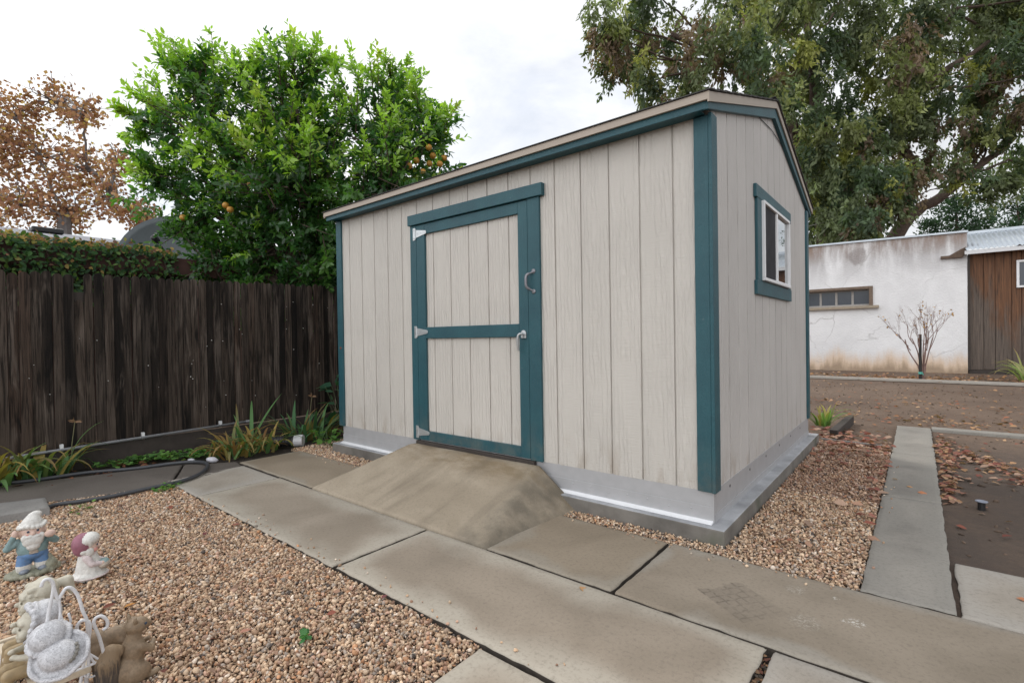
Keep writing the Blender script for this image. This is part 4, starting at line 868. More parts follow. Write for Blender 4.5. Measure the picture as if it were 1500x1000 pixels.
def build_big():
    rs = np.random.RandomState(7); t = thing('shade_tree', 'huge drooping shade tree with small grey green leaves behind the white building', 'tree', (-1.95, 23.6, 0))
    w = MB(); T = lambda *p: [Vector(q) for q in p]
    limb(w, T((-1.75, 23.8, -.1), (-1.93, 23.39, 3.71), (-2.15, 23.23, 5.38), (-2.31, 23.12, 6.75), (-2.72, 22.8, 8.27)), .62, .40, 12, 5, .02, rs)
    limb(w, T((-2.72, 22.8, 8.27), (-3.41, 22.26, 10.1), (-4.57, 21.33, 11.94), (-5.73, 20.39, 13.17), (-7.4, 18.6, 14.2)), .36, .10, 9, 5, .03, rs)
    limb(w, T((-2.26, 23.15, 6.44), (-2.13, 23.28, 8.56), (-2.58, 22.95, 11.29), (-2.8, 22.8, 14.02), (-2.9, 22.75, 17.4)), .36, .09, 9, 5, .03, rs)
    limb(w, T((-1.91, 23.43, 5.0), (-1.32, 23.94, 7.94), (-.37, 24.75, 10.04), (1.05, 25.93, 11.82), (3.4, 27.88, 13.89)), .34, .08, 9, 5, .03, rs)
    w2 = T((-1.2, 24.1, 2.4), (-.41, 24.64, 3.68), (.12, 25.09, 5.34), (.78, 25.64, 6.38), (1.6, 26.32, 6.97), (2.6, 27.1, 7.9), (4.2, 28.6, 9.6))
    limb(w, T((-1.6, 23.9, 1.2), *w2), .46, .10, 10, 5, .02, rs)
    limb(w, T((.3, 25.2, 5.6), (.79, 25.03, 8.04), (.12, 24.5, 9.82), (.59, 24.92, 12.48), (2.21, 26.27, 15.1)), .22, .06, 8, 5, .03, rs)
    for k in range(9):   # dead twigs under the leaning limb
        a = Vector(w2[3]).lerp(Vector(w2[5]), rs.rand()); d = Vector((rs.normal(0, .7), rs.normal(0, .5), rs.uniform(-1.4, .6))); limb(w, [a, a+d*.5+Vector(rs.normal(0, .12, 3)), a+d], .03, .008, 5, 4, .03, rs)
    anchors = [Vector(q) for q in ((-3.4, 22.3, 10.1), (-5.7, 20.4, 13.2), (-2.6, 22.9, 11.3), (-2.8, 22.8, 14), (-.4, 24.7, 10), (1, 25.9, 11.8), (2.6, 27.1, 7.9), (.6, 24.9, 12.5), (2.2, 26.3, 15), (-2.2, 23.2, 7))]
    P, D, N, Ls, C = [], [], [], [], []
    BIG2 = [(x, y, z, r*.9) for x, y, z, r in BIG]+[(-2.6,21.0,8.2,1.2),(-1.6,21.3,5.6,.9),(-2.2,21.5,6.6,.9),(-.6,22.0,7.6,1.0),(-1.5,20.8,9.0,1.1),(-3.3,20.0,10.4,1.2),(-.3,22.3,6.1,.8),(.2,22.9,7.0,.8),(-1.0,22.0,5.2,.7),(.7,23.4,7.6,.7)]
    for (x, y, z, r) in BIG2:
        c = Vector((x, y, z)); a = min(anchors, key=lambda q: (q-c).length)
        limb(w, [a, a.lerp(c, .5)+Vector(rs.normal(0, .3, 3)), c], .07, .02, 5, 4, .04, rs)
        n = int(33*r*r)+30
        nsb = max(5, int(6.5*r)); subs = unit(rs, nsb)*r*rs.uniform(.3, 1.08, (nsb, 1)); tone = rs.uniform(.8, 1.2)
        pal = [np.array((.145, .175, .095)), np.array((.085, .122, .070)), np.array((.205, .23, .10)), np.array((.18, .13, .095)), np.array((.28, .29, .09))]
        sc = [pal[rs.choice(5, p=[.40, .28, .16, .11, .05])] for _ in subs]
        for i in range(n):
            j = rs.randint(len(subs)); q = np.array((x, y, z))+subs[j]+rs.normal(0, .16+r*.085, 3)
            d = np.array([rs.normal(0, .5), rs.normal(0, .5), -1.0]); d /= np.linalg.norm(d); l = rs.uniform(.35, 1.0); col = sc[j]*tone*rs.uniform(.65, 1.35)
            for k in range(24):
                f = rs.rand(); p = q+d*l*f+rs.normal(0, .07, 3); P.append(p); D.append(d*.8+rs.normal(0, .55, 3)+np.array([0, 0, -.25])); Ls.append(rs.uniform(.16, .30)); C.append(col*rs.uniform(.75, 1.3))
    P = np.array(P); D = np.array(D); Ls = np.array(Ls); V, F = quad_leaves(P, D, unit(rs, len(P)), Ls, Ls*.40)
    np_mesh('crown', V, F, LEAF, np.repeat(np.array(C), 4, 0), parent=t)
    w.build('trunk', BARK_RED, t, smooth=True)
build_big()
# ---- autumn sycamore
SYC = [(-28.47,0.25,10.71,1.58),(-27.58,1.41,11.41,1.4),(-23.86,1.64,9.95,1.05),(-27.42,0.92,8.92,2.14),(-24.67,1.95,8.0,1.5),(-23.26,2.29,6.71,1.19),(-26.4,0.16,6.6,1.61),(-26.23,1.77,6.6,1.42),(-24.78,3.28,6.63,1.01),(-27.15,-1.2,9.06,2.08),(-28.98,-0.95,7.12,1.95),(-22.73,2.41,8.06,0.78),(-23.78,3.62,6.38,0.71)]
def build_syc():
    rs = np.random.RandomState(9); t = thing('autumn_tree', 'rust brown autumn tree with thinning leaves beyond the neighbouring roof', 'tree', (-26.0, 1.3, 0))
    w = MB(); fork = Vector((-25.8, 1.35, 6.2)); limb(w, [(-26, 1.3, -.1), (-25.9, 1.3, 3), fork], .32, .22, 9, 4, .02, rs)
    tips = [fork]
    for (x, y, z, r) in SYC:
        c = Vector((x, y, z)); a = min(tips, key=lambda q: (q-c).length+abs(q.z-c.z)*.3); limb(w, [a, a.lerp(c, .5)+Vector((0, 0, .3)), c], .07, .025, 6, 4, .05, rs); tips.append(c)
        for k in range(16):
            d = Vector(unit(rs, 1)[0])*r*rs.uniform(.6, 1.1); d.z = abs(d.z)*.8 if rs.rand() < .7 else d.z
            limb(w, [c, c+d*.5+Vector(rs.normal(0, .1, 3)), c+d], .025, .006, 4, 3, .02, rs)
    P, C = [], []
    pal = np.array([(.36,.19,.115),(.30,.145,.09),(.42,.25,.14),(.24,.12,.085),(.50,.36,.12)])
    for (x, y, z, r) in SYC:
        r *= .84; n = int(380*r*r); subs = unit(rs, 16)*r*rs.uniform(.3, 1.0, (16, 1))
        for i in range(n):
            P.append(np.array((x, y, z))+subs[rs.randint(16)]+rs.normal(0, r*.20, 3)); C.append(pal[rs.choice(5, p=[.35, .25, .2, .15, .05])]*rs.uniform(.7, 1.3))
    n = len(P); D = unit(rs, n)+np.array([0, 0, -.5]); L = rs.uniform(.11, .21, n); V, F = quad_leaves(np.array(P), D, unit(rs, n), L, L*.9)
    np_mesh('crown', V, F, LEAF_THIN, np.repeat(np.array(C), 4, 0), parent=t); w.build('trunk', BARK_GREY, t)
build_syc()
# ---- dark evergreens behind the barn
def build_conifer(LB, base, label, seed):
    rs = np.random.RandomState(seed); t = thing('evergreen_tree', label, 'tree', (*base, 0)); w = MB(); top = max(LB, key=lambda q: q[2]); limb(w, [(*base, -.1), (base[0], base[1], top[2]*.5), top[:3]], .3, .05)
    P, C = [], []
    for (x, y, z, r) in LB:
        limb(w, [(base[0], base[1], z*.7), (x, y, z)], .08, .02, 5, 3)
        subs = unit(rs, 16)*r*rs.uniform(.3, 1.05, (16, 1))
        for i in range(int(380*r*r)+80): P.append(np.array((x, y, z))+subs[rs.randint(16)]+rs.normal(0, r*.2, 3)); C.append(np.array((.030, .062, .034))*rs.uniform(.6, 1.5))
    n = len(P); D = unit(rs, n)+np.array([0, 0, .4]); L = rs.uniform(.18, .34, n); V, F = quad_leaves(np.array(P), D, unit(rs, n), L, L*.4)
    np_mesh('crown', V, F, LEAF, np.repeat(np.array(C), 4, 0), parent=t); w.build('trunk', BARK, t)
build_conifer([(3.01,45.35,10.13,1.28),(4.01,47.01,9.27,1.5),(2.27,45.74,9.08,1.26),(3.47,45.97,8.19,1.73),(1.49,45.12,8.6,0.81)], (3.2, 46), 'dark green evergreen between the leaning limb and the barn roof', 3)
build_conifer([(7.06,53.81,11.05,1.09),(6.59,53.05,9.91,1.41),(7.53,54.62,9.2,1.66),(8.26,54.36,10.4,1.63)], (7.3, 54), 'dark evergreen cut by the right edge above the metal roof', 4)

# ==================================================================  WHITE BUILDING, BARN
def mk_plaster():
    m = NT('old_white_plaster'); v = m.pos(); X = m.xyz(v)
    n1 = m.noise(v, 1.1, 6, .65, .5); n2 = m.noise(m.scale(v, (2.2, 2.2, .45)), 1.0, 5, .65); n3 = m.noise(v, 22, 5, .7)
    c = m.mix(m.mr(n1, .35, .7), (.70, .695, .70), (.82, .815, .82))
    top = m.mr(X[2], 2.3, 3.7, 0, 1, True)
    c = m.mix(m.math('MULTIPLY', top, m.mr(n2, .34, .56, 0, .85)), c, (.27, .25, .25))
    c = m.mix(m.math('MULTIPLY', m.mr(X[2], 3.15, 3.68, 0, 1), m.mr(n2, .42, .6, .1, .85)), c, (.26, .17, .12))
    rd = m.n('ShaderNodeVectorMath', {0: v, 1: (-.52, 15.0, 3.32)}, operation='DISTANCE').outputs['Value']
    c = m.mix(m.math('MULTIPLY', m.mr(m.math('ADD', rd, m.mr(n1, .3, .7, -.1, .1)), .20, .30, .75, 0, True), m.mr(n3, .3, .6, .5, 1)), c, (.25, .22, .21))
    b = m.math('ADD', X[2], m.mr(n2, .3, .7, -.22, .22))
    c = m.mix(m.mr(b, .62, .12, 0, .62, True), c, (.62, .37, .15))
    c = m.mix(m.mr(b, .22, .02, 0, .7), c, (.25, .18, .12))
    c = m.mix(m.mr(n3, .62, .75, 0, .4), c, (.32, .29, .27))
    ck = m.n('ShaderNodeTexVoronoi', {'Vector': m.n('ShaderNodeVectorMath', {0: v, 1: m.scale(m.n('ShaderNodeTexNoise', {'Vector': v, 'Scale': 2.2, 'Detail': 5}).outputs['Color'], (.5, .5, .5))}, operation='ADD').outputs[0], 'Scale': .55}, feature='DISTANCE_TO_EDGE').outputs['Distance']
    c = m.mix(m.math('MULTIPLY', m.mr(ck, 0, .012, .5, 0), m.mr(n1, .4, .6)), c, (.25, .23, .22))
    m.P(Base_Color=c, Roughness=.9, Normal=m.bump(m.math('ADD', n3, n1), .6, .03)); return m.mat
PLASTER = mk_plaster()
def mk_planks(name, dark, warm, grey):
    m = NT(name); v = m.pos(); X = m.xyz(v); h = m.math('ADD', X[0], X[1]); k = m.math('FLOOR', m.math('DIVIDE', h, .28)); r = m.n('ShaderNodeTexWhiteNoise', {'W': k}, noise_dimensions='1D').outputs['Value']
    g = m.noise(m.comb(m.math('MULTIPLY', h, 40.0), r, m.math('MULTIPLY', X[2], 1.5)), 1.0, 5, .65, .6); bl = m.noise(m.comb(m.math('MULTIPLY', h, 2.5), m.math('MULTIPLY', r, 5.0), m.math('MULTIPLY', X[2], .7)), 1.0, 4, .6)
    c = m.mix(m.mr(g, .3, .7), dark, warm)
    gz = m.math('ADD', m.mr(X[2], 2.9, .3, -.2, 1.0), m.math('ADD', m.mr(bl, .3, .7, -.35, .35), m.mr(X[0], 1.95, 2.5, .4, -.1)))
    c = m.mix(m.mr(gz, .2, .65, 0, .85, True), c, m.mix(m.mr(g, .3, .7), tuple(x*.45 for x in grey), grey))
    c = m.mix(m.mr(g, .42, .3, 0, .8), c, (.015, .011, .009))
    m.P(Base_Color=c, Roughness=.85, Normal=m.bump(g, .6, .01)); return m.mat
BARNWOOD = mk_planks('barn_planks', (.060, .030, .018), (.19, .088, .042), (.14, .118, .10))
OLDWOOD = simple('old_window_wood', (.16, .115, .085), .85, 0, .35, 20, .5, .004)
ROOFMETAL = simple('corrugated_zinc', (.46, .50, .54), .42, .55, .12, 4, .05)

wb = thing('white_building', 'flat-roofed white plaster building with rust and ochre stains', 'building', (0, 15, 0))
x0, x1 = -7.0, 1.88
zt = lambda x: 3.70-.018*(x-1.0)
w = MB(); wx0, wx1, wz0, wz1 = -1.95, -.14, 1.87, 2.43
w.prism([(x0, 15, -.1), (x1, 15, -.1), (x1, 15, wz0), (x0, 15, wz0)], (0, .25, 0))
w.prism([(x0, 15, wz0), (wx0, 15, wz0), (wx0, 15, wz1), (x0, 15, wz1)], (0, .25, 0)); w.prism([(wx1, 15, wz0), (x1, 15, wz0), (x1, 15, wz1), (wx1, 15, wz1)], (0, .25, 0))
w.prism([(x0, 15, wz1), (x1, 15, wz1), (x1, 15, zt(x1)), (x0, 15, zt(x0))], (0, .25, 0))
w.box(x1-.25, x1, 15.25, 19, -.1, 3.6); w.box(x0, x0+.25, 15.25, 19, -.1, 3.6); w.box(x0+.25, x1-.25, 18.75, 19, -.1, 3.6)
w.build('wall', PLASTER, wb)
w = MB(); w.prism([(x0-.05, 14.95, zt(x0)), (x1+.02, 14.95, zt(x1)), (x1+.02, 14.95, zt(x1)+.05), (x0-.05, 14.95, zt(x0)+.05)], (0, .36, 0)); w.build('parapet_cap', ROOFMETAL, wb)
w = MB(); w.box(x0+.1, x1-.1, 15.3, 18.9, 3.3, 3.38); w.build('roof', ROOFING, wb)
w = MB(); w.box(1.35, 1.80, 14.90, 15.02, 3.03, 3.10); w.prism([(1.52, 14.93, 3.10), (1.86, 14.93, 3.10), (1.86, 14.93, 3.30), (1.74, 14.93, 3.24)], (0, .08, 0)); w.build('broken_ledge', simple('rotten_wood', (.11, .075, .055), .9, 0, .4, 15, .6, .01), wb)
bw = thing('window', None, None); bw.parent = wb
w = MB(); w.box(wx0-.0, wx1+.0, 14.94, 15.18, wz1-.08, wz1); w.box(wx1-.09, wx1, 14.94, 15.18, wz0, wz1-.08); w.box(wx0, wx0+.09, 14.94, 15.18, wz0, wz1-.08); w.build('frame', OLDWOOD, bw, bevel=.006)
w = MB(); w.box(wx0-.05, wx1+.14, 14.88, 15.10, wz0-.085, wz0-.003); w.build('sill', simple('sill_wood', (.30, .25, .19), .85, 0, .25, 12, .4, .004), bw, bevel=.006)
w = MB()
for x in np.linspace(wx0+.09, wx1-.09, 5)[1:-1]: w.box(x-.028, x+.028, 15.10, 15.15, wz0+.05, wz1-.12)
w.box(wx0+.09, wx1-.09, 15.10, 15.15, wz0, wz0+.05); w.box(wx0+.09, wx1-.09, 15.11, 15.15, wz1-.12, wz1-.08); w.build('mullion', simple('weathered_mullion', (.30, .28, .26), .85, 0, .25, 20), bw)
m = NT('dusty_glass'); m.P(Base_Color=m.mix(m.noise(m.pos(), 3, 4), (.035, .042, .055), (.075, .085, .10)), Roughness=.2, Specular_IOR_Level=.5); DUSTY = m.mat
w = MB(); w.box(wx0+.09, wx1-.09, 15.125, 15.13, wz0+.05, wz1-.12); w.build('pane', DUSTY, bw)

barn = thing('barn', 'brown plank barn with corrugated metal roof at the right edge', 'building', (4, 15.1, 0))
w = MB(); x = 1.90; rs = np.random.RandomState(4)
while x < 9:
    wd = rs.choice([.22, .28, .30, .18]); w.box(x, x+wd-.012, 15.06+rs.uniform(0, .012), 15.10, .06+rs.uniform(0, .03), 3.15); x += wd
w.box(1.90, 9, 15.10, 15.14, .03, 3.15); w.build('wall', BARNWOOD, barn)
w = MB(); w.box(1.885, 1.935, 15.0, 15.06, .06, 3.08); w.box(1.9, 9, 15.05, 15.14, -.1, .055); w.build('corner_post', BOARD_DARK, barn)
xs = np.arange(1.84, 9.2, .0125); prof = .018*np.sin(xs*2*np.pi/.10); nb = len(xs)
V = np.concatenate([np.stack([xs, np.full(nb, 14.72), 3.20+prof], 1), np.stack([xs, np.full(nb, 16.8), 3.90+prof], 1), np.stack([xs, np.full(nb, 14.72), 3.192+prof], 1), np.stack([xs, np.full(nb, 16.8), 3.892+prof], 1)])
i = np.arange(nb-1); F = np.concatenate([np.stack([i, i+1, nb+i+1, nb+i], 1), np.stack([2*nb+i+1, 2*nb+i, 3*nb+i, 3*nb+i+1], 1), np.stack([i+1, i, 2*nb+i, 2*nb+i+1], 1)])
np_mesh('roof', V, F, ROOFMETAL, parent=barn)
w = MB(); w.box(1.84, 9.2, 16.7, 16.95, 3.86, 3.95); w.build('ridge_cap', ROOFMETAL, barn, bevel=.01)
w = MB(); w.box(1.82, 9.2, 14.74, 14.78, 3.075, 3.172); w.build('fascia_board', simple('white_fascia', (.62, .62, .63), .6, 0, .1), barn, bevel=.004)
w = MB(); w.box(2.0, 9, 15.14, 19, 3.0, 3.1); w.box(8.9, 9, 15.14, 19, 0, 3.1); w.build('ceiling_joist', BOARD_DARK, barn)
bw = thing('window', None, None); bw.parent = barn
w = MB(); t = .05; a, b, c_, d_ = 2.80, 3.7, 2.16, 2.85
w.box(a, b, 15.0, 15.06, d_-t, d_); w.box(a, b, 15.0, 15.06, c_, c_+t); w.box(a, a+t, 15.0, 15.06, c_+t, d_-t); w.box(b-t, b, 15.0, 15.06, c_+t, d_-t); w.build('frame', WHITEPL, bw, bevel=.003)
w = MB(); w.box(a+t, b-t, 15.03, 15.04, c_+t, d_-t); w.build('pane', DUSTY, bw)

# bare sapling tied to a stake
sap = thing('bare_sapling', 'small nearly bare vase-shaped tree before the white wall', 'tree', (.95, 12.0, 0)); rs = np.random.RandomState(14); w = MB(); tips = []
def twig(p, d, l, r, dep):
    d = d.normalized(); q = p+d*l*.5+Vector(rs.normal(0, .02, 3)); e = p+d*l; limb(w, [p, q, e], r, r*.6, 5, 3)
    tips.append(e)
    if dep > 0:
        for _ in range(2 if dep > 1 else 3): twig(p.lerp(e, rs.uniform(.55, 1)), d+Vector((rs.normal(0, .26), rs.normal(0, .26), rs.uniform(.0, .28))), l*rs.uniform(.5, .8), r*.58, dep-1)
b0 = Vector((.95, 12.0, -.05))
for dxy in ((-.42, .1), (-.18, -.2), (.12, .1), (.36, -.1), (.05, .3), (-.7, .05), (.2, -.3)):
    k = b0+Vector((dxy[0]*.12, dxy[1]*.1, .35)); limb(w, [b0, k], .022, .018, 6, 2); twig(k, Vector((dxy[0]*.55, dxy[1]*.6, 1.0)), .66, .015, 4)
w.build('trunk', simple('sapling_bark', (.21, .13, .11), .85, 0, .25, 20), sap)
ti = [tips[i] for i in rs.choice(len(tips), 60)]; P = np.array([t_[:] for t_ in ti]); n = len(P); V, F = leaf_verts(P, unit(rs, n)+np.array([0, 0, -.6]), unit(rs, n), .055, .04, .2)
np_mesh('leaves', V, F, LEAF_DRY, np.repeat(np.array([(.40, .24, .09)])*rs.uniform(.7, 1.2, (n, 1)), 8, 0), parent=sap)
stk = thing('tree_stake', 'dark wooden stake with a green tie beside the bare sapling', 'stake', (.90, 11.93, 0))
w = MB(); w.tube([(.90, 11.93, -.1), (.905, 11.93, 1.03)], [.030, .026], 8); w.build('stake', simple('dark_stake', (.025, .022, .02), .8), stk)
w = MB(); w.tube([(.90, 11.93, .12), (.90, 11.93, .17)], .036, 10); w.tube([(.93, 11.91, .17), (.955, 11.90, .10)], .008, 6); w.build('tie', simple('green_tie', (.10, .40, .33), .6), stk)
# overhead cable
w = MB(); pts = [Vector((-4.2, 15.6, 4.25)).lerp(Vector((1.9, 30.5, 8.4)), i/12)+Vector((0, 0, -.5*(1-((i-6)/6)**2)*.35)) for i in range(13)]; w.tube(pts, .014, 6); o = w.build('overhead_cable', simple('cable', (.20, .19, .18), .6), None); tag(o, 'thin overhead cable rising across the big tree', 'cable')

# ==================================================================  NEIGHBOUR BEHIND THE FENCE
nh = thing('neighbour_house', 'low house with grey shingle roof beyond the ivy covered wall', 'house', (-17, 1, 0))
m = NT('grey_shingles'); v = m.pos(); br = m.n('ShaderNodeTexBrick', {'Vector': m.scale(m.comb(m.xyz(v)[1], m.xyz(v)[0], 0.0), (2.2, 3.2, 1)), 'Color1': (.17, .18, .20, 1), 'Color2': (.22, .23, .255, 1), 'Mortar': (.10, .10, .115, 1), 'Scale': 1.6, 'Mortar Size': .02})
m.P(Base_Color=m.mix(m.mr(m.noise(v, 2, 4), .3, .7, 0, .4), br.outputs['Color'], (.26, .27, .30)), Roughness=.9)
w = MB(); w.prism([(-10.8, -9, 2.98), (-17.8, -9, 4.22), (-25, -9, 2.9), (-25, -9, 2.8), (-17.8, -9, 4.1), (-10.8, -9, 2.88)], (0, 19, 0)); w.build('roof', m.mat, nh)
w = MB(); w.box(-24.5, -11.4, -8.5, 9.5, 0, 2.85); w.build('wall', simple('house_wall', (.10, .055, .045), .85), nh)
w = MB(); w.box(-15.1, -14.5, -.95, -.40, 3.66, 3.78); w.build('skylight', BLACKPL, nh, bevel=.03)
pc = thing('patio_cover', 'dark red-brown timber patio cover just behind the fence', 'patio cover', (-6.9, -1, 0))
REDWOOD = simple('dark_redwood', (.055, .022, .016), .75, 0, .3, 12, .3, .004)
w = MB(); w.box(-6.62, -6.56, -5.5, .28, 1.98, 2.20); w.build('fascia_board', REDWOOD, pc, bevel=.004)
w = MB(); w.prism([(-6.6, -5.5, 2.16), (-9.6, -5.5, 2.20), (-9.6, -5.5, 2.25), (-6.6, -5.5, 2.21)], (0, 5.75, 0)); w.build('roof', simple('tar_roof', (.07, .06, .06), .9), pc)
for y in (-5.3, -2.2, .15):
    w = MB(); w.box(-6.74, -6.64, y-.05, y+.05, -.05, 2.15); w.build('post', REDWOOD, pc)
w = MB(); w.box(-9.6, -9.5, -5.5, .25, -.05, 2.19); w.build('back_wall', REDWOOD, pc)
w = MB(); w.prism([(-6.50, .42, 1.6), (-6.50, .50, 1.6), (-6.50, .72, 2.22), (-6.50, .64, 2.22)], (-.06, 0, 0)); o = w.build('timber_brace', simple('orange_brown_timber', (.30, .11, .045), .7, 0, .2, 15), None); tag(o, 'orange brown slanting timber brace right of the patio cover', 'timber')
# ivy over the patio edge
def ivy():
    rs = np.random.RandomState(17); t = thing('ivy', 'dark green ivy with yellow top leaves over the patio edge', 'ivy', (-6.5, -2.3, 0)); n = 7500
    y = rs.uniform(-5.4, -.55, n); z = rs.uniform(1.55, 2.27, n); x = -6.50+rs.normal(0, .05, n)
    top = rs.rand(n) < .32; z[top] = 2.27+rs.normal(0, .035, top.sum()); x[top] = rs.uniform(-6.95, -6.45, top.sum())
    keep = ~((y > -.95) & (rs.rand(n) < .5) & (z < 2.2)); P = np.stack([x, y, z], 1)[keep]; tp = top[keep]; n = len(P)
    D = np.stack([rs.uniform(.1, .8, n), rs.normal(0, .6, n), rs.normal(-.5, .5, n)], 1); N = np.stack([np.ones(n), rs.normal(0, .5, n), rs.uniform(0, 1, n)], 1); s = rs.uniform(.035, .075, n)
    V, F = leaf_verts(P, D, N, s, s*.6, .12); g = np.array([(.035,.085,.028),(.05,.115,.035),(.028,.065,.028),(.075,.13,.03)])[rs.randint(0, 4, n)]; yl = np.array([(.32,.23,.07),(.26,.15,.06),(.22,.20,.06),(.16,.08,.05)])[rs.randint(0, 4, n)]
    sel = (P[:, 2] > 2.25) & (rs.rand(n) < .6) | (rs.rand(n) < .03); c = np.where(sel[:, None], yl, g)*rs.uniform(.7, 1.3, (n, 1)); np_mesh('leaves', V, F, LEAF, np.repeat(c, 8, 0), parent=t)
    w = MB()
    for k in range(40):
        yy = rs.uniform(-5.3, -.6); limb(w, [(-6.53, yy, 2.25), (-6.53, yy+rs.normal(0, .1), 2.0), (-6.53, yy+rs.normal(0, .25), 1.5)], .008, .004, 5, 3)
    w.build('stems', BARK, t)
ivy()
# satellite dish
dish = thing('satellite_dish', 'large dark grey satellite dish behind the ivy covered patio', 'satellite dish', (-8.9, .15, 0))
Dm = Matrix.Rotation(rad(52), 3, 'Y').to_4x4(); Dc = Vector((-8.93, .1, 2.52))
dirv = Vector((.55, -.40, .25)).normalized(); Q = dirv.to_track_quat('Z', 'Y').to_matrix()
prof = [(.02+.73*i/10, .26*(i/10)**2) for i in range(11)]; prof2 = [(r, z-.02) for r, z in prof[::-1]]
w = MB(); vs_ = []; n = 40
full = prof+prof2
for r, z in full:
    for j in range(n): a = 2*math.pi*j/n; vs_.append(Dc+Q @ Vector((r*math.cos(a), r*math.sin(a), z-.1)))
w.add(vs_, [(i*n+j, i*n+(j+1) % n, (i+1)*n+(j+1) % n, (i+1)*n+j) for i in range(len(full)-1) for j in range(n)]); w.build('reflector', simple('dish_grey', (.085, .10, .11), .6, 0, .1), dish, smooth=True)
w = MB(); w.tube([Dc-dirv*.12, Dc-dirv*.25, (Dc-dirv*.25)*1+Vector((0, 0, -2.6))], [.045, .045, .05], 10); w.build('mast', STEEL_DARK, dish)
w = MB(); w.tube([Dc-dirv*.1, Dc+dirv*.62], .012, 6); w.lathe([(.05, 0), (.05, .10), (.03, .12)], 12, Dc+dirv*.60, Q); w.build('feed_horn', BLACKPL, dish)

# ==================================================================  GARDEN STATUES
def blob(name, prims, mats, parent, vox=.004, M=Matrix.Identity(4), smooth_it=3):
    """prims: ('s', c, (rx,ry,rz), mat[, rot]) or ('c', p0, p1, r0, r1, mat): one continuous surface"""
    bm = bmesh.new(); ev = []
    for p in prims:
        if p[0] == 's':
            rot = Euler(p[4]).to_matrix() if len(p) > 4 else Matrix.Identity(3); c = Vector(p[1]); r = Vector(p[2])
            bmesh.ops.create_uvsphere(bm, u_segments=20, v_segments=14, radius=1, matrix=Matrix.Translation(c) @ rot.to_4x4() @ Matrix.Diagonal((*r, 1))); ev.append(('s', c, r, rot.transposed(), p[3]))
        else:
            a, b = Vector(p[1]), Vector(p[2]); L = (b-a).length; k = max(2, int(L/(min(p[3], p[4])*.45))+1)
            for i in range(k+1):
                f = i/k; bmesh.ops.create_uvsphere(bm, u_segments=12, v_segments=8, radius=p[3]+(p[4]-p[3])*f, matrix=Matrix.Translation(a.lerp(b, f)))
            ev.append(('c', a, b, p[3], p[4], p[5]))
    me = bpy.data.meshes.new(name); bm.to_mesh(me); bm.free(); o = bpy.data.objects.new(name, me); COL.objects.link(o)
    r = o.modifiers.new('r', 'REMESH'); r.mode = 'VOXEL'; r.voxel_size = vox
    s = o.modifiers.new('s', 'SMOOTH'); s.iterations = smooth_it; s.factor = .5
    dg = bpy.context.evaluated_depsgraph_get(); dg.update(); nm = bpy.data.meshes.new_from_object(o.evaluated_get(dg)); o.modifiers.clear(); o.data = nm; bpy.data.meshes.remove(me); nm.name = name
    nm.materials.clear()
    for x in mats: nm.materials.append(x)
    if len(mats) > 1:
        for f in nm.polygons:
            q = f.center; best = (1e9, 0)
            for e in ev:
                if e[0] == 's': l = e[3] @ (q-e[1]); d = (Vector((l.x/e[2].x, l.y/e[2].y, l.z/e[2].z)).length-1)*min(e[2]); mm = e[4]
                else:
                    ab = e[2]-e[1]; t = max(0, min(1, (q-e[1]).dot(ab)/(ab.length_squared+1e-12))); d = (q-e[1]-ab*t).length-(e[3]+(e[4]-e[3])*t); mm = e[5]
                if d < best[0]: best = (d, mm)
            f.material_index = best[1]
    for f in nm.polygons: f.use_smooth = True
    nm.transform(M)
    o.parent = parent; return o
def glaze(name, c, v=.18, sc=40, dirt=(.2, .17, .13), da=.4):
    m = NT(name); p = m.obj(); n1 = m.noise(p, sc, 5, .65); n2 = m.noise(p, sc*3, 4, .7)
    cc = m.mix(m.mr(n1, .3, .7), tuple(x*(1-v) for x in c), tuple(min(1, x*(1+v)) for x in c)); cc = m.mix(m.mr(n2, .5, .75, 0, da), cc, dirt)
    m.P(Base_Color=cc, Roughness=.6, Normal=m.bump(n2, .35, .002)); return m.mat
SKIN = glaze('painted_skin', (.62, .45, .38), .1); WHT = glaze('painted_white', (.62, .61, .58)); BLUE = glaze('painted_blue', (.10, .20, .38)); TEALC = glaze('painted_sage', (.20, .30, .31))
PLUM = glaze('painted_plum', (.26, .10, .14)); STONEB = glaze('statue_base', (.24, .24, .18), .3, 60); CREAM = glaze('cream_resin', (.46, .43, .35), .12, 25, (.28, .22, .15), .5); OCHRE = glaze('ochre_stained_resin', (.30, .22, .12), .25, 25)
PINKW = glaze('painted_pinkish', (.60, .52, .52)); EYE = simple('painted_eye', (.02, .04, .08), .3); CHEEK = glaze('painted_cheek', (.60, .28, .24), .1); GREYL = glaze('lacy_white', (.50, .50, .52), .25, 90, (.11, .11, .12), 1.0); SHOE = glaze('painted_grey', (.22, .25, .30)); FOOT = glaze('orange_foot', (.42, .19, .04)); BASK = glaze('basket', (.42, .36, .30), .3, 120)
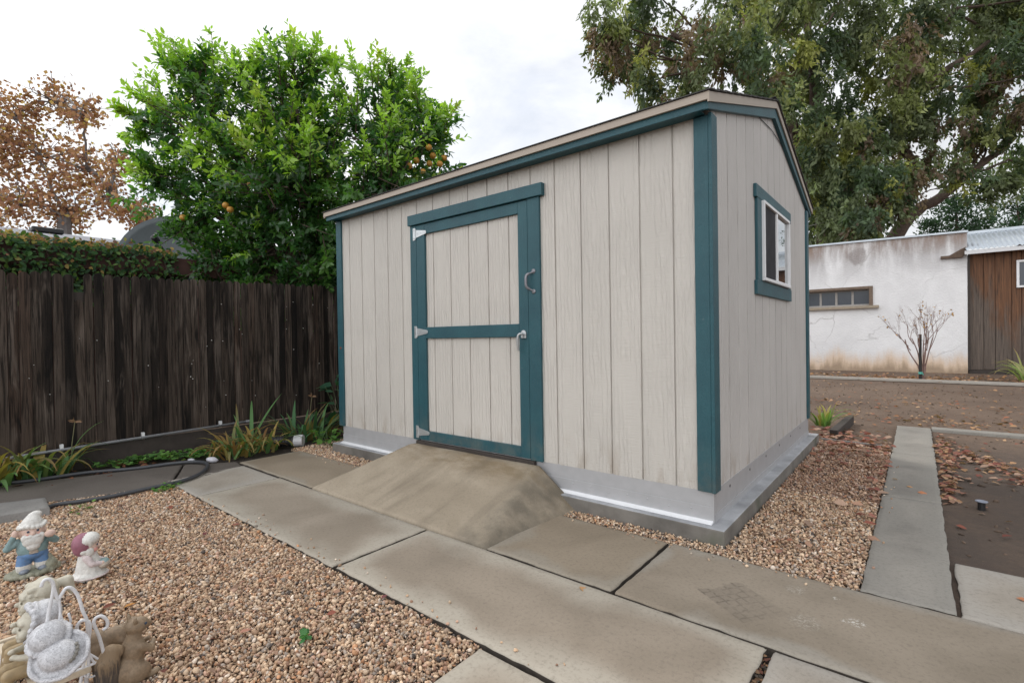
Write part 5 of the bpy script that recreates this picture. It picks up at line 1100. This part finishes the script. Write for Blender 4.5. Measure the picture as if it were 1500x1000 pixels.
# local frames: +Y is the way the figure faces, Z up
gn = thing('garden_gnome', 'bearded garden gnome statue in blue trousers and sage jacket, hand to ear', 'garden statue', (-2.50, -2.405, -.012), rad(-92))
blob('body', [('s', (0, 0, .135), (.058, .046, .060), 0), ('s', (0, .0, .215), (.046, .042, .046), 1), ('s', (0, .043, .212), (.010, .011, .010), 1), ('s', (-.045, .005, .210), (.008, .008, .014), 1), ('s', (.045, .005, .21), (.008, .008, .014), 1),
              ('c', (-.025, 0, .09), (-.030, .01, .045), .024, .020, 0), ('c', (.025, 0, .09), (.032, .01, .045), .024, .020, 0),
              ('c', (.055, .0, .172), (.088, .0, .150), .018, .016, 0), ('c', (.088, .0, .150), (.066, .012, .205), .015, .011, 0), ('s', (.062, .014, .218), (.012, .012, .018), 1),
              ('c', (-.052, .0, .172), (-.082, .015, .150), .018, .016, 0), ('c', (-.082, .015, .150), (-.058, .045, .188), .015, .012, 0), ('s', (-.060, .048, .196), (.022, .016, .018), 1),
              ('s', (.022, .036, .202), (.010, .008, .009), 2), ('s', (-.022, .036, .202), (.010, .008, .009), 2)], [TEALC, SKIN, CHEEK], gn, .003)
blob('trousers', [('s', (0, .002, .105), (.054, .045, .030), 0), ('c', (-.027, .004, .095), (-.032, .010, .062), .031, .029, 0), ('c', (.027, .004, .095), (.034, .010, .062), .031, .029, 0), ('c', (-.032, .01, .056), (-.032, .012, .046), .030, .029, 1), ('c', (.034, .01, .056), (.034, .012, .046), .030, .029, 1)], [BLUE, WHT], gn, .0038)
blob('beard', [('s', (0, .034, .176), (.040, .026, .034), 0), ('s', (0, .040, .150), (.026, .020, .022), 0), ('s', (-.028, .036, .192), (.016, .014, .018), 0), ('s', (.028, .036, .192), (.016, .014, .018), 0), ('s', (-.013, .048, .198), (.015, .008, .007), 0), ('s', (.013, .048, .198), (.015, .008, .007), 0)]+[('c', (x_, .050-.35*abs(x_)*.6, .190-.1*abs(x_)), (x_*.7, .055-.3*abs(x_), .146+.5*abs(x_)), .0055, .0045, 0) for x_ in (-.034, -.023, -.012, 0, .012, .023, .034)], [WHT], gn, .0027, smooth_it=1)
blob('hat', [('s', (0, -.004, .240), (.050, .047, .022), 0), ('c', (0, -.004, .245), (-.006, -.010, .276), .043, .026, 0), ('s', (-.016, -.012, .290), (.022, .020, .016), 0)]+[('s', (.048*math.sin(a), -.004+.045*math.cos(a), .241+.005*math.sin(3*a)), (.009, .009, .010), 0) for a in [k*.33 for k in range(19)]], [WHT], gn, .003, smooth_it=1)
blob('shoes', [('s', (-.032, .020, .034), (.020, .034, .016), 0), ('s', (.034, .020, .034), (.020, .034, .016), 0)], [SHOE], gn, .004)
bp = [('s', (0, 0, .012), (.095, .066, .018), 0)]; rsx = np.random.RandomState(3)
for k in range(22): a = 2*math.pi*k/22; bp.append(('s', (.088*math.cos(a), .06*math.sin(a), .016+.004*math.sin(k*3)), (.016, .015, .014), 0))
bp += [('s', (-.062, .028, .040), (.026, .024, .030), 0), ('c', (-.07, .02, .05), (-.058, .02, .085), .014, .008, 0)]
blob('base', bp, [STONEB], gn, .004, smooth_it=1)
for s in (-1, 1):
    w = MB(); w.lathe([(.0055, 0), (.0045, .003), (.001, .0045)], 10, (.017*s, .0385, .222), Matrix.Rotation(rad(-90), 3, 'X')); w.build('eye', EYE, gn, local=True)
w = MB(); w.box(-.016, .016, .044, .050, .116, .130); w.tube([(-.012, .051, .118), (.012, .051, .118), (.012, .051, .129), (-.012, .051, .129), (-.012, .051, .118)], .002, 6); w.build('buckle', BASK, gn, local=True)
gg = thing('garden_gnome', 'small bonneted gnome girl statue holding a basket, seen from the side', 'garden statue', (-2.195, -2.250, -.012), rad(-18))
blob('body', [('s', (0, 0, .165), (.040, .040, .042), 1), ('s', (0, .040, .160), (.009, .010, .009), 1), ('c', (0, 0, .13), (0, 0, .10), .034, .036, 0), ('c', (.034, .0, .118), (.044, .020, .088), .017, .014, 0), ('c', (.044, .020, .088), (.026, .050, .080), .013, .011, 0), ('c', (-.034, 0, .118), (-.044, .02, .088), .017, .014, 0), ('c', (-.044, .02, .088), (-.026, .05, .08), .013, .011, 0), ('s', (.024, .055, .080), (.011, .012, .010), 1), ('s', (-.024, .055, .08), (.011, .012, .01), 1), ('s', (.020, .030, .150), (.012, .010, .010), 2), ('s', (-.02, .03, .15), (.012, .01, .01), 2)], [PINKW, SKIN, CHEEK], gg, .0036)
blob('dress', [('c', (0, 0, .105), (0, .004, .045), .040, .055, 0), ('s', (0, .004, .034), (.064, .066, .020), 0), ('s', (0, .010, .026), (.069, .070, .008), 1)], [WHT, PINKW], gg, .0038)
blob('bonnet', [('s', (0, -.016, .180), (.050, .044, .050), 0), ('s', (0, -.022, .162), (.044, .034, .040), 0), ('s', (0, .006, .198), (.052, .040, .030), 1), ('s', (0, .016, .190), (.050, .012, .034), 1)], [PLUM, WHT], gg, .0038)
blob('hair', [('s', (.030, .010, .145), (.014, .018, .024), 0), ('s', (-.03, .01, .145), (.014, .018, .024), 0), ('c', (.03, -.012, .15), (-.03, -.012, .15), .016, .016, 0)], [WHT], gg, .0036)
blob('basket', [('s', (0, .058, .068), (.040, .026, .020), 0), ('s', (0, .058, .082), (.030, .020, .010), 1)], [BASK, TEALC], gg, .0036)
blob('feet', [('s', (.02, .018, .008), (.016, .026, .012), 0), ('s', (-.02, .018, .008), (.016, .026, .012), 0)], [FOOT], gg, .004)
for s in (-1, 1):
    w = MB(); w.lathe([(.0048, 0), (.004, .003), (.001, .004)], 10, (.015*s, .0365, .170), Matrix.Rotation(rad(-90), 3, 'X')); w.build('eye', EYE, gg, local=True)
# squirrels
FUR = glaze('squirrel_brown', (.23, .165, .105), .25, 60, (.08, .06, .045), .5)
def fur_streak():
    m = NT('squirrel_dark'); p = m.obj(); n1 = m.noise(m.scale(p, (160, 160, 14)), 1.0, 4, .7)
    top = m.mr(m.math('ADD', m.xyz(p)[2], m.mr(n1, .3, .7, -.03, .03)), .07, .125, 0, 1, True)
    m.P(Base_Color=m.mix(top, m.ramp(n1, (.36, (.040, .036, .035)), (.52, (.085, .068, .055)), (.68, (.20, .15, .10))), (.235, .165, .10)), Roughness=.7, Normal=m.bump(n1, .6, .004)); return m.mat
FURD = fur_streak()
sq = thing('squirrel_statue', 'upright brown squirrel statue with curled dark tail', 'garden statue', (-1.165, -2.330, -.012), rad(14))
blob('body', [('s', (0, -.005, .045), (.044, .050, .050), 0), ('s', (0, .012, .10), (.034, .036, .050), 0), ('c', (0, .012, .13), (0, .018, .155), .024, .022, 0), ('s', (0, .026, .176), (.027, .034, .027), 0), ('s', (0, .055, .170), (.014, .016, .013), 0), ('s', (.019, .012, .203), (.007, .006, .013), 0), ('s', (-.019, .012, .203), (.007, .006, .013), 0),
              ('c', (.028, .022, .115), (.034, .05, .095), .015, .012, 0), ('c', (.034, .05, .095), (.014, .068, .108), .011, .008, 0), ('c', (-.028, .022, .115), (-.034, .05, .095), .015, .012, 0), ('c', (-.034, .05, .095), (-.014, .068, .108), .011, .008, 0),
              ('s', (.036, .010, .035), (.018, .038, .034), 0), ('s', (-.036, .01, .035), (.018, .038, .034), 0), ('s', (.034, .050, .010), (.013, .030, .011), 0), ('s', (-.034, .05, .01), (.013, .03, .011), 0)], [FUR], sq, .0036)
blob('tail', [('c', (0, -.036, .020), (0, -.058, .050), .022, .031, 0), ('c', (0, -.058, .050), (0, -.062, .100), .031, .035, 0), ('c', (0, -.062, .100), (0, -.052, .128), .035, .026, 0), ('s', (0, -.034, .124), (.022, .018, .020), 0), ('c', (.016, -.080, .05), (.018, -.084, .11), .012, .012, 0), ('c', (-.016, -.080, .05), (-.018, -.084, .11), .012, .012, 0)], [FURD], sq, .0036)
for s in (-1, 1):
    w = MB(); w.lathe([(.0045, 0), (.004, .002), (.001, .0035)], 10, (.024*s, .040, .182), Matrix.Rotation(rad(90*s), 3, 'Y')); w.build('eye', EYE, sq, local=True)
s2 = thing('squirrel_statue', 'crouching greyish squirrel statue behind the upright one', 'garden statue', (-1.43, -2.345, -.012), rad(-12))
blob('body', [('s', (0, -.03, .045), (.042, .055, .046), 0), ('s', (0, .035, .050), (.034, .045, .036), 0), ('s', (0, .085, .075), (.027, .032, .026), 0), ('s', (0, .112, .070), (.013, .015, .012), 0), ('s', (.018, .074, .102), (.008, .006, .013), 0), ('s', (-.018, .074, .102), (.008, .006, .013), 0), ('c', (.026, .05, .04), (.026, .075, .006), .013, .009, 0), ('c', (-.026, .05, .04), (-.026, .075, .006), .013, .009, 0), ('s', (.036, -.02, .028), (.016, .034, .028), 0), ('s', (-.036, -.02, .028), (.016, .034, .028), 0)], [FUR], s2, .0038)
blob('tail', [('c', (0, -.075, .03), (0, -.105, .075), .026, .030, 0), ('s', (0, -.100, .105), (.030, .030, .026), 0)], [FURD], s2, .0038)
for s in (-1, 1):
    w = MB(); w.lathe([(.0045, 0), (.004, .002), (.001, .0035)], 10, (.024*s, .096, .082), Matrix.Rotation(rad(90*s), 3, 'Y')); w.build('eye', EYE, s2, local=True)
# miniature wire bench
WIRE = glaze('white_wire_paint', (.66, .66, .68), .08, 60, (.4, .38, .36), .35); SLAT = glaze('cream_slat', (.55, .47, .36), .12, 30)
bn = thing('miniature_chair', 'miniature white wire chair with scrolled back and cream slat seat', 'garden ornament', (-1.3, -2.5, 0))
RODS = [[(-2.541, .10), (-2.538, .19), (-2.527, .296), (-2.515, .363), (-2.513, .393), (-2.522, .411), (-2.534, .411), (-2.540, .395)],
        [(-2.513, .385), (-2.504, .345), (-2.495, .354), (-2.484, .369), (-2.470, .362), (-2.456, .330), (-2.446, .280), (-2.438, .249), (-2.435, .18), (-2.437, .07)],
        [(-2.462, -.03), (-2.456, .061), (-2.445, .13), (-2.434, .189), (-2.430, .226), (-2.436, .246), (-2.451, .253), (-2.461, .240), (-2.458, .218), (-2.447, .212)],
        [(-2.378, -.03), (-2.395, .104), (-2.407, .176), (-2.420, .228), (-2.416, .246), (-2.401, .246), (-2.388, .226), (-2.388, .206), (-2.400, .200)],
        [(-2.438, .159), (-2.424, .112), (-2.406, .090), (-2.411, .069), (-2.431, .067), (-2.446, .079), (-2.447, .099)],
        [(-2.500, .345), (-2.500, .29), (-2.512, .25), (-2.522, .262), (-2.516, .285)], [(-2.50, .30), (-2.488, .255), (-2.476, .262), (-2.480, .290)]]
for k, R_ in enumerate(RODS):
    w = MB(); w.tube(smooth_curve([(-1.15, *q) for q in R_], 7), .0047 if k < 4 else .0032, 10); w.build('scroll', WIRE, bn, smooth=True)
w = MB(); w.tube([(-1.15, -2.555, .105), (-1.15, -2.385, .105)], .004, 8); w.tube([(-1.15, -2.44, .15), (-1.15, -2.402, .101)], .003, 8); w.build('back_rail', WIRE, bn)
w = MB()
for (y0, y1) in ((-2.602, -2.588), (-2.568, -2.550), (-2.528, -2.508), (-2.488, -2.468), (-2.448, -2.430)): w.box(-1.545, -1.158, y0, y1, .092, .103)
w.box(-1.560, -1.546, -2.604, -2.43, .084, .110); w.box(-1.157, -1.145, -2.604, -2.43, .084, .104); w.build('seat', SLAT, bn, bevel=.002)
for x in (-1.55, -1.16):
    for y in (-2.594, -2.44):
        w = MB(); w.tube([(x, y, .093), (x+(.01 if x < -1.3 else -.01), y, -.03)], .006, 8); w.build('leg', WIRE, bn)
# seated child figurines (local +Y faces front = world -Y)
def child(x, y, label, hair, z, s, yaw=0.0):
    t = thing('child_figurine', label, 'figurine', (x, y, .103), rad(180+yaw)); M = Matrix.Scale(s, 4)
    blob('body', [('s', (0, -.004, .028), (.036, .034, .028), 1), ('c', (0, -.004, .03), (0, 0, .085+z), .032, .026, 0), ('c', (0, 0, .08+z), (0, .004, .105+z), .016, .015, 0),
                  ('s', (0, .006, .138+z), (.037, .041, .040), 0), ('s', (0, .026, .120+z), (.031, .024, .024), 0), ('s', (0, .052, .127+z), (.006, .008, .007), 0), ('s', (0, .046, .108+z), (.010, .007, .004), 0), ('s', (0, .040, .099+z), (.013, .011, .010), 0),
                  ('s', (.022, .038, .116+z), (.012, .011, .012), 0), ('s', (-.022, .038, .116+z), (.012, .011, .012), 0), ('s', (0, .040, .146+z), (.027, .009, .010), 0), ('s', (.037, .0, .130+z), (.005, .008, .012), 0), ('s', (-.037, .0, .130+z), (.005, .008, .012), 0),
                  ('c', (.030, 0, .082+z), (.046, .014, .054+z), .014, .011, 0), ('c', (.046, .014, .054+z), (.026, .052, .060+z), .011, .008, 0), ('s', (.020, .058, .062+z), (.009, .010, .008), 0), ('c', (-.030, 0, .082+z), (-.046, .014, .054+z), .014, .011, 0), ('c', (-.046, .014, .054+z), (-.026, .052, .06+z), .011, .008, 0), ('s', (-.02, .058, .062+z), (.009, .01, .008), 0),
                  ('c', (.020, .01, .022), (.022, .070, .026), .020, .016, 1), ('c', (.022, .070, .024), (.022, .080, -.03), .015, .011, 1), ('s', (.022, .092, -.036), (.012, .021, .010), 1), ('c', (-.02, .01, .022), (-.022, .07, .026), .020, .016, 1), ('c', (-.022, .07, .024), (-.022, .08, -.03), .015, .011, 1), ('s', (-.022, .092, -.036), (.012, .021, .01), 1)], [CREAM, OCHRE], t, .0027, M, 2)
    for sx in (-1, 1):
        w = MB(); w.lathe([(.0042, 0), (.0036, .0022), (.001, .003)], 10, (.015*sx*s, .0445*s, (.133+z)*s), Matrix.Rotation(rad(-90), 3, 'X')); w.build('eye', glaze('carved_eye', (.20, .18, .13)) if 'carved_eye' not in bpy.data.materials else bpy.data.materials['carved_eye'], t, local=True)
    if hair == 'pony':
        st = [('c', (.036*math.cos(a), .006+.036*math.sin(a), .150+z), (.020*math.cos(a), -.010+.014*math.sin(a), .181+z), .0055, .0055, 0) for a in [k*.42-.4 for k in range(10)]]
        blob('hair', [('s', (0, -.004, .150+z), (.041, .040, .036), 0), ('s', (0, -.018, .132+z), (.036, .026, .034), 0), ('c', (0, -.040, .160+z), (0, -.062, .158+z), .012, .017, 0), ('c', (0, -.062, .156+z), (0, -.074, .118+z), .017, .008, 0), ('s', (.024, .020, .166+z), (.010, .014, .010), 0), ('s', (-.024, .02, .166+z), (.01, .014, .01), 0)]+st, [CREAM], t, .0025, M, 1)
    else:
        fl = [('s', (.044*math.sin(a), .020+.005*math.cos(3*a), .140+z+.046*math.cos(a)), (.010, .009, .010), 0) for a in [k*.36-2.16 for k in range(13)]]
        blob('bonnet', [('s', (0, -.010, .148+z), (.044, .040, .043), 0), ('s', (0, .008, .150+z), (.045, .014, .043), 0), ('s', (0, -.026, .122+z), (.034, .022, .032), 0), ('c', (.036, .014, .112+z), (.010, .034, .090+z), .006, .005, 0), ('c', (-.036, .014, .112+z), (-.010, .034, .09+z), .006, .005, 0)]+fl, [GREYL], t, .0025, M, 1)
    return t
child(-1.41, -2.510, 'cream child figurine with a ponytail at the far end of the wire chair', 'pony', .024, 1.08)
child(-1.25, -2.532, 'cream child figurine in a flower-edged bonnet in front of the chair back', 'bonnet', .010, 1.06)
HQ = lambda d: Vector(d).normalized().to_track_quat('Z', 'Y').to_euler()
h = thing('lacy_hat', 'small round grey-white lacy hat tucked against the wire chair back', 'hat', (-1.115, -2.530, .250)); h.rotation_euler = HQ((.45, -.30, .85))
rf = [('s', (.046*math.cos(a), .046*math.sin(a), .004*math.sin(5*a)), (.010, .010, .007), 0) for a in [k*.28 for k in range(23)]]
blob('hat', [('s', (0, 0, .012), (.044, .043, .036), 0), ('s', (0, 0, 0), (.048, .048, .009), 0)]+rf, [GREYL], h, .0027, Matrix.Identity(4), 1)
h = thing('lacy_hat', 'wide-brimmed grey-white hat nearest the camera on the wire chair', 'hat', (-1.075, -2.512, .205)); h.rotation_euler = HQ((.62, -.42, .66))
rf = [('s', (.068*math.cos(a), .062*math.sin(a), .004+.003*math.sin(7*a)), (.007, .007, .006), 0) for a in [k*.1 for k in range(63)]]
blob('hat', [('s', (0, 0, 0), (.069, .063, .0055), 0), ('s', (0, 0, .014), (.047, .042, .032), 0)]+rf, [GREYL], h, .0027, Matrix.Identity(4), 1)
w = MB()
for k in range(14): a = k*.09-.6; w.lathe([(.005, 0), (.004, .003), (.001, .005)], 7, (.047*math.cos(a), .042*math.sin(a), .018+.004*math.sin(k*2.2)))
w.build('flower_band', simple('faded_flowers', (.20, .19, .17), .8, 0, .3, 90), h, local=True)
# repeats of one kind carry one group phrase
GROUPS = {'iris_plant': 'iris clumps along the fence bed', 'strap_leaf_plant': 'strap-leaved plants in the yard', 'broadleaf_plant': 'leafy plants at the shed corner', 'dry_flower_stalk': 'dry flower stalks by the fence',
          'white_pebble': 'white pebbles by the hose', 'garden_gnome': 'gnome statues on the pebbles', 'squirrel_statue': 'squirrel statues on the pebbles', 'child_figurine': 'child figurines on the wire chair',
          'lacy_hat': 'lacy hats on the wire chair', 'evergreen_tree': 'evergreens behind the barn', 'path': 'concrete path slabs', 'kerb': 'concrete kerbs', 'edging_board': 'edging strips by the rear shed corner'}
for o in bpy.data.objects:
    k = o.name.split('.')[0]
    if o.parent is None and k in GROUPS: o['group'] = GROUPS[k]
